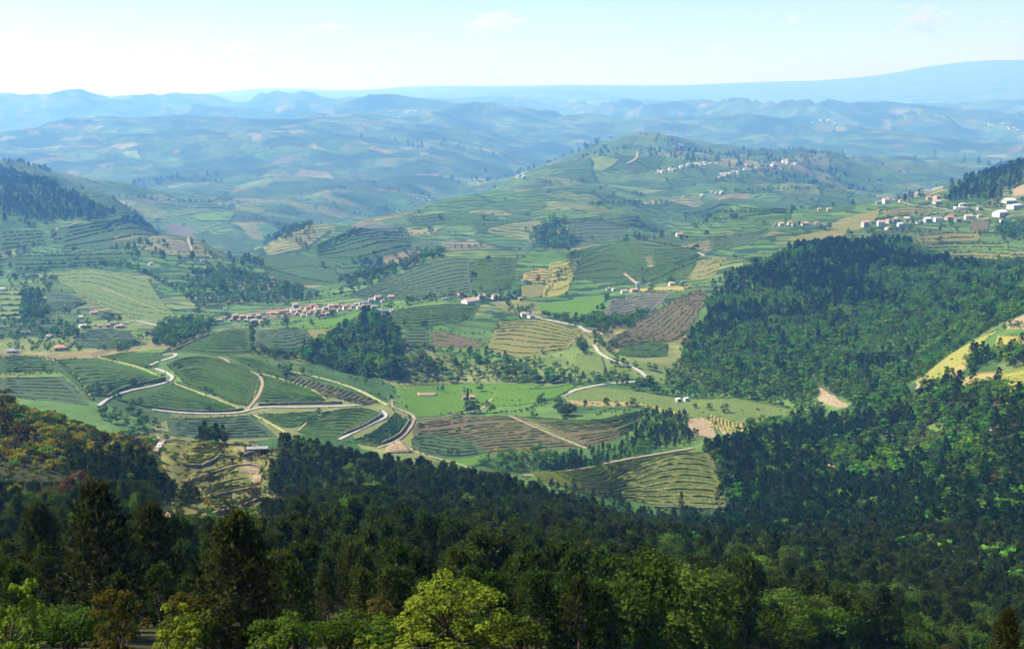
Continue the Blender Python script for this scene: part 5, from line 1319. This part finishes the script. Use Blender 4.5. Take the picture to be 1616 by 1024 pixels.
far_village([(1030,274),(1060,268),(1095,262),(1125,258)], 24, 7, 'in the ridge hamlet below the peak', 'houses of the ridge hamlet')
far_village([(1135,280),(1160,272),(1180,265)], 18, 7, 'in the hamlet right of the peak', 'houses right of the peak')
far_village([(1215,262),(1240,258),(1256,260)], 10, 8, 'in the hamlet on the far knoll', 'houses on the far knoll')
far_village([(812,279),(830,277)], 7, 6, 'in the hamlet left of the peak', 'houses left of the peak')
far_village([(1015,322),(1040,318)], 8, 6, 'in the hamlet amid far fields', 'houses amid far fields')
far_village([(1080,312),(1130,306),(1150,305)], 7, 6, 'by the far tree row', 'houses by the far tree row')
far_village([(1280,194),(1300,190),(1325,196)], 10, 4.5, 'in the hazy hamlet at upper right', 'hazy houses at upper right')
far_village([(1550,196),(1585,200),(1610,206)], 12, 4.5, 'in the hazy town at the right edge', 'hazy houses at the right edge')
far_village([(640,180),(655,176)], 6, 4.5, 'on the upper centre slope', 'hazy houses at upper centre')
far_village([(1065,232),(1085,230)], 5, 5, 'right behind the distant peak', 'houses behind the distant peak')
far_village([(40,178),(75,177),(150,186)], 6, 4.5, 'on the hazy hills at upper left', 'hazy houses at upper left')
far_village([(630,318),(650,312),(680,318)], 5, 5, 'in the far side valley', 'houses in the far side valley')

# grey shed in the clearing
p = W(406, 715)[0]; s_ = empty('shed', (p[0], p[1], p[2] + .2), .12)
tag(s_, 'long grey roofed shed in the terraced clearing', 'shed')
obj('roof', boxes('roof', [(-5 + k * 1.0 + .01, -4 + k * 1.0 - .01, -2.3, 2.4, 2.35 + .03 * (k % 2), 2.45 + .03 * (k % 2)) for k in range(10)], ROOFS['grey']), s_)
obj('wall', boxes('wall', [(-4.8, 4.8, 1.7, 2.0, -1, 2.34)], WALLS['stone']), s_)
for a in (-4.6, -1.6, 1.6, 4.6): obj('post', boxes('post', [(a - .1, a + .1, -2.0, -1.8, -1.5, 2.34)], WOODM), s_)
# parked pickup
p = W(252, 707)[0]; c_ = empty('pickup_truck', (p[0], p[1], p[2] + .62), math.radians(100))
tag(c_, 'white pickup truck with bluish windows on the dirt road', 'pickup')
CARW = plain_mat('white_car_paint', (.75, .78, .80), .3, .05, 1, .5); TYRE = plain_mat('tyre_rubber', (.02, .02, .02), .9, .1); RIM = plain_mat('steel_rim', (.5, .5, .52), .4, .1, 1, .5, .7); CGL = plain_mat('car_window', (.05, .16, .20), .1, .05, 1, .6); LAMP = plain_mat('car_lamp', (.45, .04, .03), .3, .05)
prof = [(-2.4, .45), (-2.45, .95), (-.75, 1.0), (-.6, 1.62), (.75, 1.66), (1.25, 1.08), (2.3, .98), (2.45, .5)]
v = [(a, s * (.88 - .12 * (b > 1.2)), b) for s in (-1, 1) for a, b in prof]; n_ = len(prof)
obj('body', mesh('body', v, [tuple(range(n_)), tuple(range(2 * n_ - 1, n_ - 1, -1))] + [(k, k + n_, (k + 1) % n_ + n_, (k + 1) % n_) for k in range(n_)], CARW), c_)
wv = [(-.72, -.66, 1.1), (-.72, .66, 1.1), (-.62, .6, 1.58), (-.62, -.6, 1.58)]
obj('window', mesh('window', [(a - .04, b, c) for a, b, c in wv], [(0, 1, 2, 3)], CGL), c_, )
obj('window', mesh('window', [(1.22, -.66, 1.14), (1.22, .66, 1.14), (.82, .6, 1.62), (.82, -.6, 1.62)], [(0, 1, 2, 3)], CGL), c_, (.03, 0, .03))
for s in (-1, 1):
    obj('window', mesh('window', [(-.55, s * .9, 1.08), (1.05, s * .9, 1.1), (.68, s * .79, 1.56), (-.5, s * .79, 1.55)], [(0, 1, 2, 3)], CGL), c_)
    obj('tail_light', boxes('tail_light', [(-2.5, -2.42, s * .7 - .1, s * .7 + .1, .65, .92)], LAMP), c_)
    for a in (-1.5, 1.5):
        th = np.arange(14) / 14 * 2 * math.pi
        def disc(r, y0, y1, m, nm):
            vv = [(a + r * math.cos(t), yy_, .36 + r * math.sin(t)) for yy_ in (y0, y1) for t in th]
            return mesh(nm, vv, [tuple(range(14)), tuple(range(27, 13, -1))] + [(k, k + 14, (k + 1) % 14 + 14, (k + 1) % 14) for k in range(14)], m)
        wh = obj('wheel', disc(.36, s * .72, s * .93, TYRE, 'wheel'), c_); obj('rim', disc(.2, s * .9, s * .95, RIM, 'rim'), wh)
c_.location.z -= .25
# wind turbines on the far ridge
TUR = plain_mat('turbine_white', (.8, .8, .8), .5, .05)
th = np.arange(8) / 8 * 2 * math.pi
tw = mesh('tower', [(r * math.cos(t), r * math.sin(t), z_) for r, z_ in ((2.6, -8), (1.4, 62)) for t in th], [(k, (k + 1) % 8, (k + 1) % 8 + 8, k + 8) for k in range(8)] + [tuple(range(8, 16))], TUR)
bl = mesh('blade', [(-1.2, -2.6, 0), (1.2, -2.6, 0), (.3, -2.6, 30), (-.3, -2.6, 30), (-1.2, -2.1, 0), (1.2, -2.1, 0), (.3, -2.3, 30), (-.3, -2.3, 30)], [(0, 1, 2, 3), (5, 4, 7, 6), (0, 4, 5, 1), (1, 5, 6, 2), (2, 6, 7, 3), (3, 7, 4, 0)], TUR)
na = boxes('nacelle', [(-1.6, 1.6, -2.8, 5, -1.6, 1.6)], TUR)
for i, a in enumerate([366, 402, 433, 451, 476, 493, 511, 694, 716, 1180]):
    x_, y_, z_ = ray(a, 150); yy_ = float(FD(13950.0)); xx_ = yy_ * x_ / y_
    e = tag(empty('wind_turbine', (xx_, yy_, float(Z(xx_, yy_)))), 'white wind turbine on the far ridge, %s from left' % ORD[i], 'wind turbine', 'wind turbines on the far ridge')
    e.scale = (2.6, 2.6, 2.6)
    obj('tower', tw, e); obj('nacelle', na, e, (0, 0, 63)); r0 = rng.uniform(0, 2)
    for k in range(3):
        b = obj('blade', bl, e, (0, 0, 63)); b.rotation_euler = (0, r0 + k * 2.0944, 0)

# ------------------------------------------------------------------ clouds beyond the far ridge
def cloud_mat():
    m, nt, out = new_mat('cloud_vapour')
    tc = N(nt, 'ShaderNodeTexCoord').outputs['Object']
    ln = N(nt, 'ShaderNodeVectorMath', operation='LENGTH'); nt.links.new(tc, ln.inputs[0])
    n = N(nt, 'ShaderNodeTexNoise', noise_dimensions='4D', i_Scale=2.4, i_Detail=4.0, i_Roughness=.6); nt.links.new(tc, n.inputs['Vector'])
    r = nt.nodes.new('ShaderNodeObjectInfo').outputs['Random']; nt.links.new(MATH(nt, 'MULTIPLY', r, 20), n.inputs['W'])
    d = MATH(nt, 'SUBTRACT', MATH(nt, 'ADD', .62, MATH(nt, 'MULTIPLY', MATH(nt, 'SUBTRACT', n.outputs['Fac'], .5), 2.4)), ln.outputs['Value'])
    d = MATH(nt, 'MULTIPLY', d, .002, False); d = MATH(nt, 'MAXIMUM', d, 0.0)
    v = N(nt, 'ShaderNodeVolumePrincipled', i_Anisotropy=.45); v.inputs['Color'].default_value = (1, 1, 1, 1); v.inputs['Absorption Color'].default_value = (1, 1, 1, 1)
    nt.links.new(d, v.inputs['Density']); nt.links.new(v.outputs[0], out.inputs['Volume'])
    return m
CLM = cloud_mat(); cv, cf = box(-1, 1, -1, 1, -1, 1); clm = mesh('cloud', cv, cf, CLM)
for a, b, w, h, lb in [(778,38,130,40,'flat white cloud above the middle of the ridge'), (1457,34,110,56,'largest puffy white cloud at upper right'), (1254,34,66,24,'small cloud left of the largest puffy cloud'), (370,80,84,40,'faint cloud at upper left'),
                       (296,90,46,18,'tiny faint cloud left of the upper left cloud'), (335,66,40,14,'thin wisp above the upper left cloud'), (1368,104,70,20,'low cloud above the right ridge'), (806,118,60,16,'low wisp above the ridge centre'), (520,42,90,14,'thin wisp left of the flat white cloud'),
                       (606,128,44,12,'low faint cloud above the left ridge'), (1580,36,50,20,'faint cloud at the right edge'), (1128,76,44,14,'small wisp in the middle right sky'), (1310,122,60,12,'low wisp right of centre')]:
    x_, y_, z_ = ray(a, b); d = 70000.0
    o = obj('cloud', clm, None, (d * x_ / y_, d, CAMZ + d * z_ / y_)); o.scale = (w / 2 * 1.3 / FPX * d, w / 2 / FPX * d, h / 2 * 1.3 / FPX * d)
    tag(o, lb, 'cloud', 'fair weather clouds')

# ------------------------------------------------------------------ haze over the whole valley
hv, hf = box(-30500, 30500, -150, 51000, float(GZ.min()) - 12, float(GZ.max()) + 90)
m, nt, out = new_mat('blue_haze')
v = N(nt, 'ShaderNodeVolumePrincipled', i_Density=HAZE_D, i_Anisotropy=HAZE_G)
v.inputs['Color'].default_value = HAZE_C; v.inputs['Absorption Color'].default_value = HAZE_A
nt.links.new(v.outputs[0], out.inputs['Volume'])
tag(obj('haze', mesh('haze', hv, hf, m)), 'thin blue haze filling the valley air', kind='stuff')
